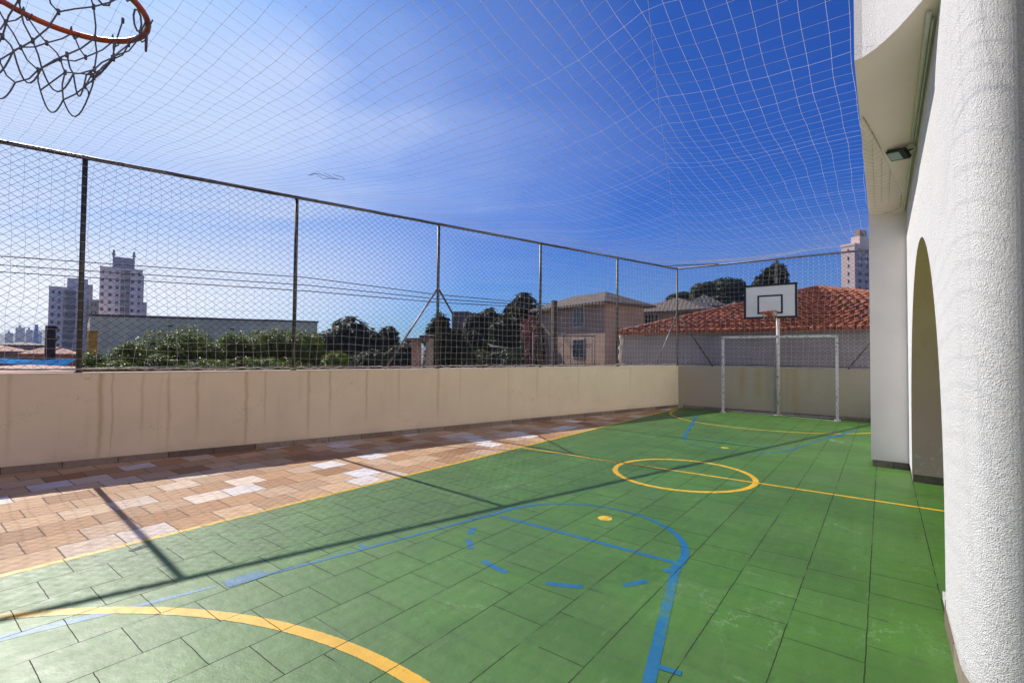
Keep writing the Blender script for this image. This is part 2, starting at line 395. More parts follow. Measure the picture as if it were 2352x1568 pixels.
def skirting_mat():
    m, k, b = mat('skirting_slabs'); g = objc(k); x, y, z = k.xyz(g)
    t = k.m('DIVIDE', k.m('ADD', y, k.m('MULTIPLY', x, 1.0)), 0.55); i = k.m('FLOOR', t); f = k.m('SUBTRACT', t, i)
    c = k.ramp(k.white(k.comb(i, 2.0, 0.0))[0], [(0, (0.15, 0.11, 0.08)), (0.4, (0.24, 0.18, 0.13)), (0.7, (0.31, 0.25, 0.19)), (1, (0.18, 0.14, 0.10))])
    n = k.noise(g, 16, 5, 0.7); c = k.mix(k.m('MULTIPLY', k.step(n, .45, .75), .6), c, (0.06, 0.045, 0.035, 1))
    c = k.mix(k.step(k.m('MINIMUM', f, k.m('SUBTRACT', 1.0, f)), 0.012, 0.004), c, (0.03, 0.025, 0.02, 1))
    k.put(b.inputs['Base Color'], c); b.inputs['Roughness'].default_value = 0.6
    k.put(b.inputs['Normal'], k.bump(n, 0.4, 0.008))
    return m
SKIRT = skirting_mat()
POSTM = plain('weathered_steel', (0.075, 0.075, 0.062), 0.5, 0.5, var=0.4, scale=9)
RAILM = plain('dark_galvanised_pipe', (0.055, 0.052, 0.055), 0.45, 0.5, var=0.4, scale=9)
WIREM = plain('weathered_wire', (0.035, 0.035, 0.04), 0.8, 0.0, var=0.2, spec=0.2)
CORDM = plain('white_net_cord', (0.72, 0.67, 0.68), 0.9, var=0.08, spec=0.1)
HEMM = plain('bunched_net_cord', (0.50, 0.40, 0.33), 0.9, var=0.3, scale=20, spec=0.1)
HOOPNET = plain('grey_hoop_cord', (0.13, 0.13, 0.20), 0.9, var=0.25, scale=20, spec=0.1)
RIMM = plain('orange_rim_paint', (0.40, 0.055, 0.018), 0.4, var=0.25, scale=14)
DARKM = plain('dark_green_metal', (0.03, 0.06, 0.035), 0.5, var=0.3)
def peeled(name, base, under, thr=0.60):
    m, k, b = mat(name); g = objc(k)
    n = k.noise(g, 16, 6, 0.75); p = k.step(n, thr, thr+0.05)
    k.put(b.inputs['Base Color'], k.mix(p, (*base, 1), (*under, 1)))
    b.inputs['Roughness'].default_value = 0.55
    k.put(b.inputs['Normal'], k.bump(k.m('SUBTRACT', 1.0, p), 0.3, 0.004))
    return m
GOALM = peeled('peeling_white_enamel', (0.64, 0.59, 0.56), (0.26, 0.20, 0.16), 0.54)
BOARDW = plain('board_white', (0.72, 0.71, 0.69), 0.55, var=0.05, scale=3)
BLACK = plain('black_paint', (0.012, 0.012, 0.013), 0.5, var=0.2)
LAMPB = plain('black_lamp_body', (0.015, 0.016, 0.02), 0.4, var=0.2)
LAMPG = plain('lamp_glass', (0.42, 0.45, 0.50), 0.25, var=0.05)
PIPEM = plain('cream_conduit', (0.66, 0.63, 0.54), 0.5, var=0.08)
GRATE = plain('grate_iron', (0.03, 0.035, 0.03), 0.6, var=0.3)

# ------------------------------------------------------------------ ground and court
WX, WA = -0.2582, 0.2757                      # fence line: starts at (WX,0), turned WA to the right
WD = Vector((math.sin(WA), math.cos(WA), 0)); WN = Vector((WD.y, -WD.x, 0))
def wl(s, off=0.0, z=0.0): return Vector((WX, 0, z)) + WD*s + WN*off
YE = 14.15                                    # inner face of the end wall
GZ = -4.0
m = MB(); m.face([(-2600, -600, GZ), (2600, -600, GZ), (2600, 2600, GZ), (-2600, 2600, GZ)])
tag(m.build('ground', plain('town_ground', (0.16, 0.14, 0.12), 0.9, var=0.4, scale=0.05)), kind='structure')
xl = 3.86
m = MB(); m.face([(xl, -6, 0), (13, -6, 0), (13, YE+0.06, 0), (xl, YE+0.06, 0)])
floor = tag(m.build('court_floor', GREEN), kind='structure')
def wall_x(y): return WX + 0.085/WD.y + y*math.tan(WA)
m = MB(); m.face([(wall_x(-6)-.05, -6, 0), (xl, -6, 0), (xl, YE+.06, 0), (min(xl-.01, wall_x(YE+.06)-.05), YE+.06, 0)])
tag(m.build('paved_walk', PAVER), kind='structure')
m = MB(); m.prism([(wall_x(-6)-.1, -6.02), (13.05, -6.02), (13.05, YE+.1), (wall_x(YE)-.1, YE+.1)], GZ, -0.03)
tag(m.build('terrace', plain('terrace_concrete', (0.3, 0.28, 0.25), 0.9)), kind='structure')

Z1 = 0.0010
def ribbon(pts, w, z=Z1):
    b = MB(); pts = [Vector((p[0], p[1], 0)) for p in pts]; N = len(pts)
    ws = w if isinstance(w, (list, tuple)) else [w]*N
    L, Rr = [], []
    for i, p in enumerate(pts):
        t = (pts[min(i+1, N-1)]-pts[max(i-1, 0)]).normalized(); n = Vector((-t.y, t.x, 0))
        L.append(p+n*ws[i]/2); Rr.append(p-n*ws[i]/2)
    for i in range(N-1):
        b.face([(q.x, q.y, z) for q in (L[i], Rr[i], Rr[i+1], L[i+1])])
    return b
def arc(cx, cy, r, a0, a1, n=48): return [(cx+r*math.cos(R(a0+(a1-a0)*i/n)), cy+r*math.sin(R(a0+(a1-a0)*i/n))) for i in range(n+1)]
def disc(cx, cy, r, z=Z1):
    b = MB(); b.face([(cx+r*math.cos(2*math.pi*i/28), cy+r*math.sin(2*math.pi*i/28), z) for i in range(28)]); return b
def mark(b, name, mt):
    o = b.build(name, mt, floor); me = o.data
    at = me.attributes.new('edge', 'FLOAT', 'POINT')
    at.data.foreach_set('value', [(-1.0 if i % 4 in (0, 3) else 1.0) if len(me.polygons) > 1 or len(me.vertices) == 4 else 0.75 for i in range(len(me.vertices))])
    return o
mark(ribbon([(3.89, y) for y in (-6, 0, 4, 8, 12, 14.1)], 0.062), 'side_line', YELLOW)
mark(ribbon([(3.93, 6.35), (6, 6.36), (9.6, 6.40)], 0.052, Z1+.0004), 'halfway_line', YELLOW)
mark(ribbon(arc(6.515, 6.275, 0.838, 0, 360, 72), 0.068, Z1), 'centre_circle', YELLOW)
mark(disc(6.515, 4.105, 0.066), 'penalty_spot', YELLOW)
mark(disc(6.49, 8.47, 0.06), 'penalty_spot', YELLOW)
mark(ribbon(arc(6.85, -1.35, 2.885, 20, 165, 64), 0.078, Z1+.0004), 'goal_area_arc', YELLOW)
mark(ribbon(arc(6.4, 13.35, 2.375, 176, 352, 64), 0.055, Z1+.0004), 'goal_area_arc', YELLOW)
mark(ribbon([(5.28, 14.08), (6.45, 13.98), (7.72, 13.66)], 0.05), 'goal_line', WHITELINE)
mark(ribbon([(5.73, 3.545), (7.37, 3.555)], 0.048), 'free_throw_line', BLUE)
fa = arc(6.515, 3.54, 0.868, -6, 176, 60)
mark(ribbon(fa, [0.072-0.040*min(1, max(0, i/60*1.9)) + (0.02 if i > 50 else 0) for i in range(61)], Z1+.0004), 'free_throw_arc', BLUE)
mark(ribbon([(7.37, 3.52), (7.50, 2.98), (7.66, 2.32), (7.95, 1.15), (8.1, 0.5)], 0.062, Z1+.0008), 'key_line', BLUE)
mark(ribbon([(7.66, 2.325), (7.79, 2.345)], 0.04, Z1+.0012), 'lane_mark', BLUE)
mark(ribbon([(7.33, 3.375), (7.42, 3.455)], 0.06, Z1+.0012), 'lane_mark', BLUE)
mark(ribbon([(5.655, 3.60), (5.52, 2.95), (5.385, 2.30), (5.265, 1.74), (5.22, 1.55)], [.055, .03, .04, .04, .03], Z1+.0008), 'key_line', BLUE)
mark(ribbon([(5.205, 1.64), (5.175, 1.40)], 0.125, Z1+.0012), 'lane_mark', BLUE)
mark(ribbon([(5.37, 2.325), (5.29, 2.335)], 0.035, Z1+.0012), 'lane_mark', BLUE)
mark(ribbon([(5.15, 1.36), (5.06, 0.98), (4.95, 0.62), (4.85, 0.25), (4.7, -0.3)], [.03, .05, .075, .08, .07], Z1), 'key_line', PALEBLUE)  # near stretch, its glare painted in as a paler blue
for a0, a1 in ((205, 215), (222.5, 235), (251, 268), (288, 304), (322, 334)):
    mark(ribbon(arc(6.52, 3.53, 0.862, a0, a1, 8), 0.052), 'key_dash', BLUE)
mark(ribbon([(4.83, 12.5), (4.96, 12.0), (5.25, 10.75), (5.6, 9.2), (5.67, 9.02)], [.04, .07, .07, .06, .05], Z1+.0008), 'key_line', BLUE)
mark(ribbon([(5.66, 9.05), (6.5, 9.05), (7.4, 9.06)], 0.03, Z1), 'free_throw_line', PALEBLUE)
mark(ribbon(arc(6.52, 9.08, 0.85, 180, 362, 40), [.05 if i < 3 or 26 < i < 36 else .028 for i in range(41)], Z1+.0004), 'free_throw_arc', BLUE)
mark(ribbon([(7.4, 9.06), (7.61, 10.2), (7.88, 11.3), (8.15, 12.4)], [.03, .03, .06, .05], Z1+.0008), 'key_line', BLUE)
mark(ribbon([(7.70, 10.9), (7.93, 11.2)], 0.10, Z1+.0012), 'lane_mark', BLUE)

g = empty('drain_grate', (4.05, 1.24, 0), R(-70), 'small dark drain grate set in the green slabs beside the yellow side line', 'drain grate')
m = MB()
for i in range(6): m.box((-.045+i*.016, 0, .0016), (.008, .034, .002))
m.build('slat', GRATE, g)
m = MB()
m.box((-.057, 0, .0015), (.008, .055, .003)); m.box((.047, 0, .0015), (.008, .055, .003)); m.box((-.005, .022, .0015), (.096, .008, .003)); m.box((-.005, -.022, .0015), (.096, .008, .003))
m.build('frame', GRATE, g)

# ------------------------------------------------------------------ boundary walls
WH = 1.2
S0, SP = 1.6664, 2.6271
SC = S0 + SP*5                                # corner post
t = empty('boundary_wall', (WX, 0, 0), -WA, 'long low cream plaster wall streaked with brown rain stains beside the paved walk', 'wall')
m = MB(); m.b2((-.10, -6, GZ), (.085, SC+.10, WH-.002))
m.build('wall_body', SIDEWALL, t)
m = MB(); m.b2((.085, -6, 0), (.10, SC-.1, .085)); m.build('skirting', SKIRT, t)
m = MB(); m.b2((-.11, -6, WH-.002), (.092, SC+.11, WH+.012)); m.build('coping', plain('coping_plaster', (.70, .60, .49), .8, var=.15, scale=8), t)
CX, CY = wl(SC).x, wl(SC).y
t = empty('boundary_wall', (0, 0, 0), 0, 'low grey-beige plaster wall with green-brown streaks behind the white goal', 'wall')
m = MB(); m.b2((CX-.02, YE, GZ), (13, YE+.19, WH-.004)); m.build('wall_body', ENDWALL, t)
m = MB(); m.b2((CX+.2, YE-.015, 0), (13, YE, .08)); m.build('skirting', SKIRT, t)
m = MB(); m.b2((CX-.03, YE-.008, WH-.004), (13, YE+.2, WH+.008)); m.build('coping', plain('grey_coping', (.40, .36, .31), .8, var=.3, scale=8), t)

# ------------------------------------------------------------------ chain-link fences
FH = 4.05
def link_mesh(L, z0, z1, px=0.116, pz=0.0945, r=0.0023, x=0.0):
    """diamond mesh of bent wires in the local YZ plane from y=0 to L"""
    b = MB(); h = z1-z0; sl = px/pz
    k = -int(h*sl/px)-1
    while k*px < L+h*sl:
        for sg in (1, -1):
            y0 = k*px if sg > 0 else k*px
            pts = []
            za, zb = 0.0, h
            # y = y0 + sg*sl*z ; clip to 0..L
            if sg > 0:
                lo, hi = max(0, (0-y0)/sl), min(h, (L-y0)/sl)
            else:
                lo, hi = max(0, (y0-L)/sl), min(h, y0/sl)
            if hi-lo > 0.02:
                n = max(2, int((hi-lo)/0.5)+1)
                for i in range(n+1):
                    z = lo+(hi-lo)*i/n; y = y0+sg*sl*z
                    sag = 0.010*math.sin(y*2.3+z*1.1)
                    pts.append((x+sg*.0014+0.008*math.sin(y*1.7+z*2.1), y, z0+z+sag*.6))
                b.tube(pts, r, 3, caps=False)
        k += 1
    return b
def cord_net(L, z0, z1, cell, r, x, seed, amp=0.012, skip=()):
    q = random.Random(seed); b = MB()
    ph = [q.uniform(0, 6.28) for _ in range(6)]
    def w(y, z): return (x+0.03*math.sin(y*1.1+ph[0])*math.sin(z*1.3+ph[1]), y+amp*1.6*math.sin(z*3.1+y*2.0+ph[2])+amp*.6*math.sin(z*9+y*5), z+amp*math.sin(y*1.9+ph[3])+amp*.7*math.sin(y*6.3+z*2.0+ph[4]))
    ny = int(L/cell); nz = int((z1-z0)/cell)
    for i in range(ny+1):
        y = i*cell+q.uniform(-.012, .012)
        b.tube([w(y, z0+(z1-z0)*j/(nz*2)) for j in range(nz*2+1)], r, 3, caps=False)
    for j in range(nz+1):
        z = z0+(z1-z0)*j/nz+q.uniform(-.008, .008)
        b.tube([w(L*i/(ny), z+q.uniform(-.004, .004)) for i in range(ny+1)], r, 3, caps=False)
    return b
YS = -4.0
t = empty('chain_link_fence', (WX, 0, 0), -WA, 'tall chain-link fence with dark steel posts on the long cream wall', 'fence')
link_mesh(SC-YS, WH+.06, FH).build('mesh_panel', WIREM, t, (0, YS, 0))
def post(px, py, r=0.037, z1=FH, par=None, name='post', mt=POSTM):
    b = MB(); b.tube([(px, py, WH+.005), (px, py, z1)], r, 10); b.tube([(px, py, WH+.008), (px, py, WH+.03)], r*1.5, 10)
    return b.build(name, mt, par)
for i in range(-2, 6): post(0, S0+SP*i, 0.030 if i < 5 else .028, FH-.02, t)
m = MB(); m.tube([(0, y, FH) for y in (YS, 2, 6, 10, SC)], 0.027, 10); m.build('top_rail', RAILM, t)
m = MB(); m.tube([(0, y, WH+.065+.006*math.sin(y*3)) for y in [YS+.25*i for i in range(int((SC-YS)/.25)+1)]], 0.012, 6); m.build('bottom_wire', RAILM, t)
def brace(a, b_, par, mt=POSTM):
    b = MB(); b.tube([a, b_], 0.019, 8); return b.build('brace', mt, par)
s2 = S0+SP*2
GALV = plain('bare_galvanised_pipe', (.17, .15, .14), .45, .5, var=.5, scale=12)
brace((.0, s2-.02, 2.76), (.02, s2-1.07, WH+.01), t, GALV); brace((.0, s2+.02, 2.76), (.02, s2+1.07, WH+.01), t)
brace((.0, SC-.02, 2.72), (.02, SC-1.02, WH+.01), t, GALV)
EY = CY
t = empty('chain_link_fence', (CX, EY, 0), -math.pi/2, 'shorter chain-link fence on the end wall behind the goal and hoop', 'fence')
link_mesh(7.6, WH+.06, FH).build('mesh_panel', WIREM, t)
for xx in (2.6, 5.2, 7.6): post(0, xx, .028, FH-.02, t)
m = MB(); m.tube([(0, 0.03, FH), (0, 7.6, FH)], 0.025, 10); m.build('top_rail', RAILM, t)
m = MB(); m.tube([(0, .25*i, WH+.065+.006*math.sin(i)) for i in range(31)], 0.012, 6); m.build('bottom_wire', RAILM, t)
brace((.0, .02, 2.72), (.0, 1.0, WH+.01), t); brace((.0, 5.18, 2.75), (.0, 4.12, WH+.01), t, GALV)
m = MB(); q1 = wl(SC-.62) - Vector((CX, EY, 0))
m.tube([(-q1.y-.0, q1.x, FH+.02), (0, 1.15, FH+.025)], .014, 8)
co = m.build('corner_strut', RAILM, t)

# white cord nets hung inside the fences
t = empty('perimeter_net', (WX, 0, 0), -WA, 'white square-mesh cord net hung along the inside of the long chain-link fence', 'net', 'white cord nets hung inside the fences')
cord_net(SC-YS-.1, WH+.06, FH-.03, 0.122, 0.0018, 0.06, 3).build('mesh', CORDM, t, (0, YS, 0))
m = MB(); q = random.Random(5)
m.tube([(.05+q.uniform(-.012, .012), YS+.07*i, WH+.045+q.uniform(-.012, .02)) for i in range(int((SC-YS)/.07))], [0.007+q.uniform(0, .006) for i in range(int((SC-YS)/.07))], 5); m.build('hem', HEMM, t)
t = empty('perimeter_net', (CX, EY, 0), -math.pi/2, 'white square-mesh cord net hung inside the fence behind the goal', 'net', 'white cord nets hung inside the fences')
cord_net(7.5, WH+.06, FH-.03, 0.122, 0.0018, 0.06, 4).build('mesh', CORDM, t)

# overhead net
XR = 8.425
def lerp(a, b, f): return a+(b-a)*f
def sm(x, a, b): f = min(1, max(0, (x-a)/(b-a))); return f*f*(3-2*f)
def net_z(x, y):
    xa = WX + y*math.tan(WA); f = min(1, max(0, (x-xa)/(XR-xa)))
    zr = 3.55 + 1.0*sm(y, 4.8, -0.4) + 0.45*sm(y, 8.0, 13.8)
    ze = FH
    z = lerp(FH-.01, zr, f**1.3)
    z -= 0.30*math.sin(math.pi*f)**1.2*(1-sm(y, 11.5, 14.2))
    # seam rope lifting a soft ridge
    xs = 7.35-(y-3.0)*0.30
    z += 0.16*math.exp(-abs(x-xs)/0.5)*(1-sm(y, 9, 13))
    z += 0.012*math.sin(x*3.1+y*1.3)+0.007*math.sin(y*4.0-x*2.0)
    e = sm(y, 12.2, 14.2)
    return lerp(z, FH+.0, e*(1-0*f))
def overhead():
    q = random.Random(11); b = MB(); c = 0.13
    nx, ny = int((XR+1.4)/c)+1, int(18.2/c)+1
    ox = [q.uniform(-.014, .014) for _ in range(nx+1)]; oy = [q.uniform(-.014, .014) for _ in range(ny+1)]
    def P(i, j):
        x = XR-c*(nx-i)+ox[i]; y = -4.0+c*j+oy[j]
        xx = x+.010*math.sin(y*2.1+x)+.004*math.sin(y*7+i); yy = y+.012*math.sin(x*1.9+y*.6)+.004*math.sin(x*8+j)
        return (xx, yy, net_z(xx, yy)+.004*math.sin(i*2.3)*math.sin(j*1.7))
    inside = lambda i, j: -4.0+c*j <= 14.2 and XR-c*(nx-i) >= WX+(-4.0+c*j)*math.tan(WA)-.02
    r = .00115
    for i in range(nx+1):
        run = [P(i, j) for j in range(ny+1) if inside(i, j)]
        if len(run) > 1: b.tube(run, r, 3, caps=False)
    for j in range(ny+1):
        run = [P(i, j) for i in range(nx+1) if inside(i, j)]
        if len(run) > 1:
            y = -4.0+c*j; xa = WX+y*math.tan(WA); b.tube([(xa, y, FH)]+run, r, 3, caps=False)
    for i in range(nx+1):
        for j in range(ny+1):
            if inside(i, j):
                p = Vector(P(i, j)); e = .0036
                b.add([p+Vector((e, 0, 0)), p+Vector((-e, 0, 0)), p+Vector((0, e, 0)), p+Vector((0, -e, 0)), p+Vector((0, 0, e)), p+Vector((0, 0, -e))],
                      [(0, 2, 4), (2, 1, 4), (1, 3, 4), (3, 0, 4), (2, 0, 5), (1, 2, 5), (3, 1, 5), (0, 3, 5)])
    return b
t = empty('overhead_net', (0, 0, 0), 0, 'huge white cord net stretched overhead from the fence tops to the white building', 'net')
overhead().build('mesh', CORDM, t)
m = MB(); m.tube([(7.35-(y-3.0)*.30, y, net_z(7.35-(y-3.0)*.30, y)-.004) for y in [-2+.2*i for i in range(70)]], .0016, 4, caps=False); m.build('seam_rope', CORDM, t)
m = MB(); q = random.Random(21)
cx, cy = 2.85, 3.5
pts = [(cx+.11*math.cos(a*.5)+q.uniform(-.03, .03), cy+.2*math.sin(a*.9)+q.uniform(-.03, .03), net_z(cx, cy)+q.uniform(-.02, .04)) for a in range(12)]
m.tube(pts, .003, 4); m.build('tangle', HOOPNET, t)
# loose net flap tied up under the soffit
m = MB(); ZS = 3.5
for i in range(27):
    y = 4.9+3.2*i/26; f = max(0.0, min(1, (y-4.9)/2.6)); xe = lerp(8.45, 8.76, f**.9)
    m.tube([(8.43, y, ZS-.02), (lerp(8.43, xe, .5), y+.05+q.uniform(-.02, .02), ZS-.045), (xe, y+.02, ZS-.02)], .0016, 3, caps=False)
m.tube([(lerp(8.45, 8.76, (i/12)**.9), 4.9+2.6*i/12, ZS-.018) for i in range(13)], .005, 5)
m.tube([(8.76, 7.5, ZS-.018), (8.76, 8.05, ZS-.05), (8.68, 8.15, ZS-.06), (8.58, 8.25, ZS-.05)], .004, 5)
for xx in (8.50, 8.57, 8.64):
    m.tube([(xx, y, ZS-.04+.01*math.sin(y*5)) for y in [4.95+(xx-8.43)*7+.2*i for i in range(int((8.1-4.95-(xx-8.43)*7)/.2))]], .0016, 3, caps=False)
m.build('tied_flap', HEMM, t)

# ------------------------------------------------------------------ white building on the right of the court
XF, TH, RE = 8.83, 0.364, 0.182
YA0, YA1 = 3.70, 7.66                         # arch opening
AC, AR, AZ = (YA0+YA1)/2, (YA1-YA0)/2, 0.57
PZ = 0.09
b = empty('white_building', (0, 0, 0), 0, 'white stucco building with an arched opening and a jutting upper floor along the court', 'building')
def arch_z(y):
    d = AR*AR-(y-AC)**2
    return AZ+math.sqrt(max(0, d))
TOPZ = 8.0
YC = 3.10                                     # where the rounded pier end begins
m = MB()
# front face, column of quads; opening below the arch curve
ys = [YC, YA0] ; 
def fq(mb, xa, ya, xb, yb, za0, zb0, z1, sm_=False): mb.face([(xa, ya, za0), (xa, ya, z1), (xb, yb, z1), (xb, yb, zb0)], sm_)
NA = 64
ay = [AC-AR*math.cos(math.pi*i/NA) for i in range(NA+1)]
for face_x, flip in ((XF, False), (XF+TH, True)):
    segs = [(YC, YA0, PZ, PZ)]
    segs += [(ay[i], ay[i+1], arch_z(ay[i]) if i else AZ, arch_z(ay[i+1]) if i < NA-1 else AZ) for i in range(NA)]
    segs += [(YA1, 24.0, PZ, PZ)]
    for ya, yb, z0a, z0b in segs:
        pts = [(face_x, ya, z0a), (face_x, ya, TOPZ), (face_x, yb, TOPZ), (face_x, yb, z0b)]
        m.face(pts[::-1] if flip else pts)
# rounded pier end: a gentle curve that tightens towards the tip
def pier_profile(off=0.0):
    h = []
    for i in range(11):
        a = R(18*i/10); h.append((XF+0.8-(0.8+off)*math.cos(a), YC-(0.8+off)*math.sin(a)))
    cx, cy = XF+0.8-(0.8-0.15)*math.cos(R(18)), YC-(0.8-0.15)*math.sin(R(18))
    for i in range(1, 17):
        a = R(18+72*i/16); h.append((cx-(0.15+off)*math.cos(a), cy-(0.15+off)*math.sin(a)))
    xm = h[-1][0]
    return h+[(2*xm-p[0], p[1]) for p in reversed(h[:-1])]
PP = pier_profile(); TH = PP[-1][0]-XF
for p0, p1 in zip(PP[:-1], PP[1:]):
    m.face([(*p0, PZ), (*p1, PZ), (*p1, TOPZ), (*p0, TOPZ)], True)
# jut of the upper floor: outline in plan
FASC = [(8.425, 3.96), (8.47, 3.945), (8.505, 3.915), (8.545, 3.875), (8.585, 3.82), (8.65, 3.72), (8.70, 3.62), (8.755, 3.50), (8.80, 3.38), (8.828, 3.24)]
for i in range(len(FASC)-1):
    p0, p1 = FASC[i], FASC[i+1]
    m.face([(*p0, ZS), (*p1, ZS), (*p1, TOPZ), (*p0, TOPZ)], True)
m.face([(8.425, 24, ZS), (8.425, 3.96, ZS), (8.425, 3.96, TOPZ), (8.425, 24, TOPZ)])
m.face([(8.425, 24, TOPZ), (8.425, 3.96, TOPZ), (XF+TH+6, 3.2, TOPZ), (XF+TH+6, 24, TOPZ)])
m.build('outer_wall', STUCCO, b)
# soffit of the jut
m = MB()
m.face([(8.425, 5.55, ZS), (XF, 5.55, ZS)]+[(XF, 3.3, ZS)]+[(p[0], p[1], ZS) for p in reversed(FASC)], False)
N = 14
for i in range(N):
    def zz(f): return ZS - 0.0 - 0.022*sm(f, 0, .08)
    ya, yb = 5.55+3.2*i/N, 5.55+3.2*(i+1)/N
    m.face([(8.425, yb, zz(min(1, (yb-5.55)/3.2))), (XF, yb, zz((yb-5.55)/3.2)), (XF, ya, zz((ya-5.55)/3.2)), (8.425, ya, zz((ya-5.55)/3.2))], True)
m.build('soffit', SOFFIT, b)
# arch reveal (thickness of the wall inside the opening)
m = MB()
prof = [(YA0, PZ), (YA0, AZ)]+[(ay[i], arch_z(ay[i])) for i in range(1, NA)]+[(YA1, AZ), (YA1, PZ)]
for (ya, za), (yb, zb) in zip(prof[:-1], prof[1:]):
    m.face([(XF, ya, za), (XF, yb, zb), (XF+TH, yb, zb), (XF+TH, ya, za)], True)
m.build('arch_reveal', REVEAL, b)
# square column carrying the jut
m = MB(); m.b2((8.42, 8.40, PZ), (XF-.001, 8.86, ZS-.02))
m.build('column', SMOOTH, b)
m = MB(); m.b2((8.435, 8.392, 0), (XF-.001, 8.85, PZ)); m.build('skirting', SKIRT, b)
m = MB(); m.b2((XF+.008, YA1-.006+.012, 0), (XF+TH, 9.5, PZ))
m.build('skirting', SKIRT, b); m = MB()
pe = pier_profile(.006)
m.prism([(XF-.006, YA0+.008)]+pe+[(XF+TH+.006, YA0+.008)], 0, PZ)
m.build('skirting', SKIRT, b)
m = MB(); m.b2((XF-.004, YA0+.002, PZ), (XF+TH-.02, YA0+.13, .135)); m.build('foot_block', STUCCO, b)
# corridor behind the arch and the next piers
m = MB()
m.b2((11.2, -6, 0), (11.4, 24, TOPZ)); m.b2((XF+TH, -6, 3.45), (11.2, 24, 3.6)); m.b2((XF+.02, -6, 3.46), (XF+TH-.001, YC-.40, TOPZ))
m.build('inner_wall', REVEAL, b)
m = MB()
m.b2((XF+.01, -2.2, 0), (XF+TH, -1.2, 3.459)); m.build('pier', STUCCO, b)
# conduit, box, floodlight
m = MB()
m.tube([(8.79, y, ZS-.022) for y in (3.62, 4.5, 5.74)], .013, 8); m.build('conduit', PIPEM, b)
m = MB(); m.tube([(8.80, y, ZS-.045) for y in (5.85, 6.6, 7.6, 8.35)], .011, 8); m.build('conduit', PIPEM, b)
m = MB(); m.tube([(8.812, y, ZS-.02) for y in (3.7, 5.5, 8.3)], .008, 6); m.build('conduit', PIPEM, b)
m = MB(); m.box((8.79, 5.80, ZS-.035), (.05, .085, .06)); m.build('junction_box', PIPEM, b)
fl = empty('floodlight', (8.70, 5.80, 3.415), 0, 'small black floodlight fixed under the soffit of the white building', 'floodlight')
rm = Matrix.Rotation(R(-38), 3, 'Z') @ Matrix.Rotation(R(12), 3, 'Y')@ Matrix.Rotation(R(55), 3, 'X')
m = MB(); m.box((-.005, 0, 0), (.17, .035, .115), mat=rm); m.build('housing', LAMPB, fl)
m = MB(); c = rm @ Vector((-.02, -.0195, .0)); m.box(c+Vector((-.005, 0, 0)), (.11, .004, .09), mat=rm); m.build('lens', LAMPG, fl)
m = MB(); m.tube([(.05, .02, .02), (.08, .03, .05), (.10, .02, .085)], .008, 6); m.tube([(.05, -.03, .0), (.10, -.02, .02), (.115, .0, .06)], .008, 6); m.build('bracket', LAMPB, fl)
m = MB(); m.tube([(.03, .05, .05), (.06, .08, .09), (.09, .04, .075), (.09, .01, .09)], .004, 5); m.build('cable', LAMPB, fl)

# ------------------------------------------------------------------ goal
GY, GX0, GX1, GH = 13.77, 5.155, 7.70, 2.0
g = empty('football_goal', ((GX0+GX1)/2, GY, 0), 0, 'white steel football goal with peeling paint at the far end of the court', 'goal')
hw = (GX1-GX0)/2
for sx in (-1, 1):
    m = MB(); m.box((sx*hw, 0, (GH-.045)/2), (.058, .058, GH-.045)); m.box((sx*hw, 0, .01), (.13, .13, .02)); m.build('goal_post', GOALM, g)
m = MB(); m.box((0, 0, GH), (2*hw+.058, .058, .058)); m.build('crossbar', GOALM, g)
m = MB(); c = .085
n = int(2*hw/c)
for i in range(n+1):
    x = -hw+2*hw*i/n; m.tube([(x, .05, GH-.02), (x+.01*math.sin(i*2), .17+.02*math.sin(i), 1.0), (x, .31, .04)], .0013, 3, caps=False)
for j in range(24):
    f = j/23; z = lerp(GH-.02, .04, f); y = .05+.26*f
    m.tube([(-hw+2*hw*i/20, y+.012*math.sin(i*1.3+j), z+.012*math.sin(i*.8+j*2)) for i in range(21)], .0013, 3, caps=False)
m.build('goal_net', plain('grey_goal_net', (.42, .40, .40), .9, var=.1), g)
m = MB(); m.tube([(-hw+2*hw*i/20, .32+.006*math.sin(i*2), .02) for i in range(21)], .010, 5); m.build('ground_rope', plain('white_rope', (.62, .60, .55), .9, var=.2), g)

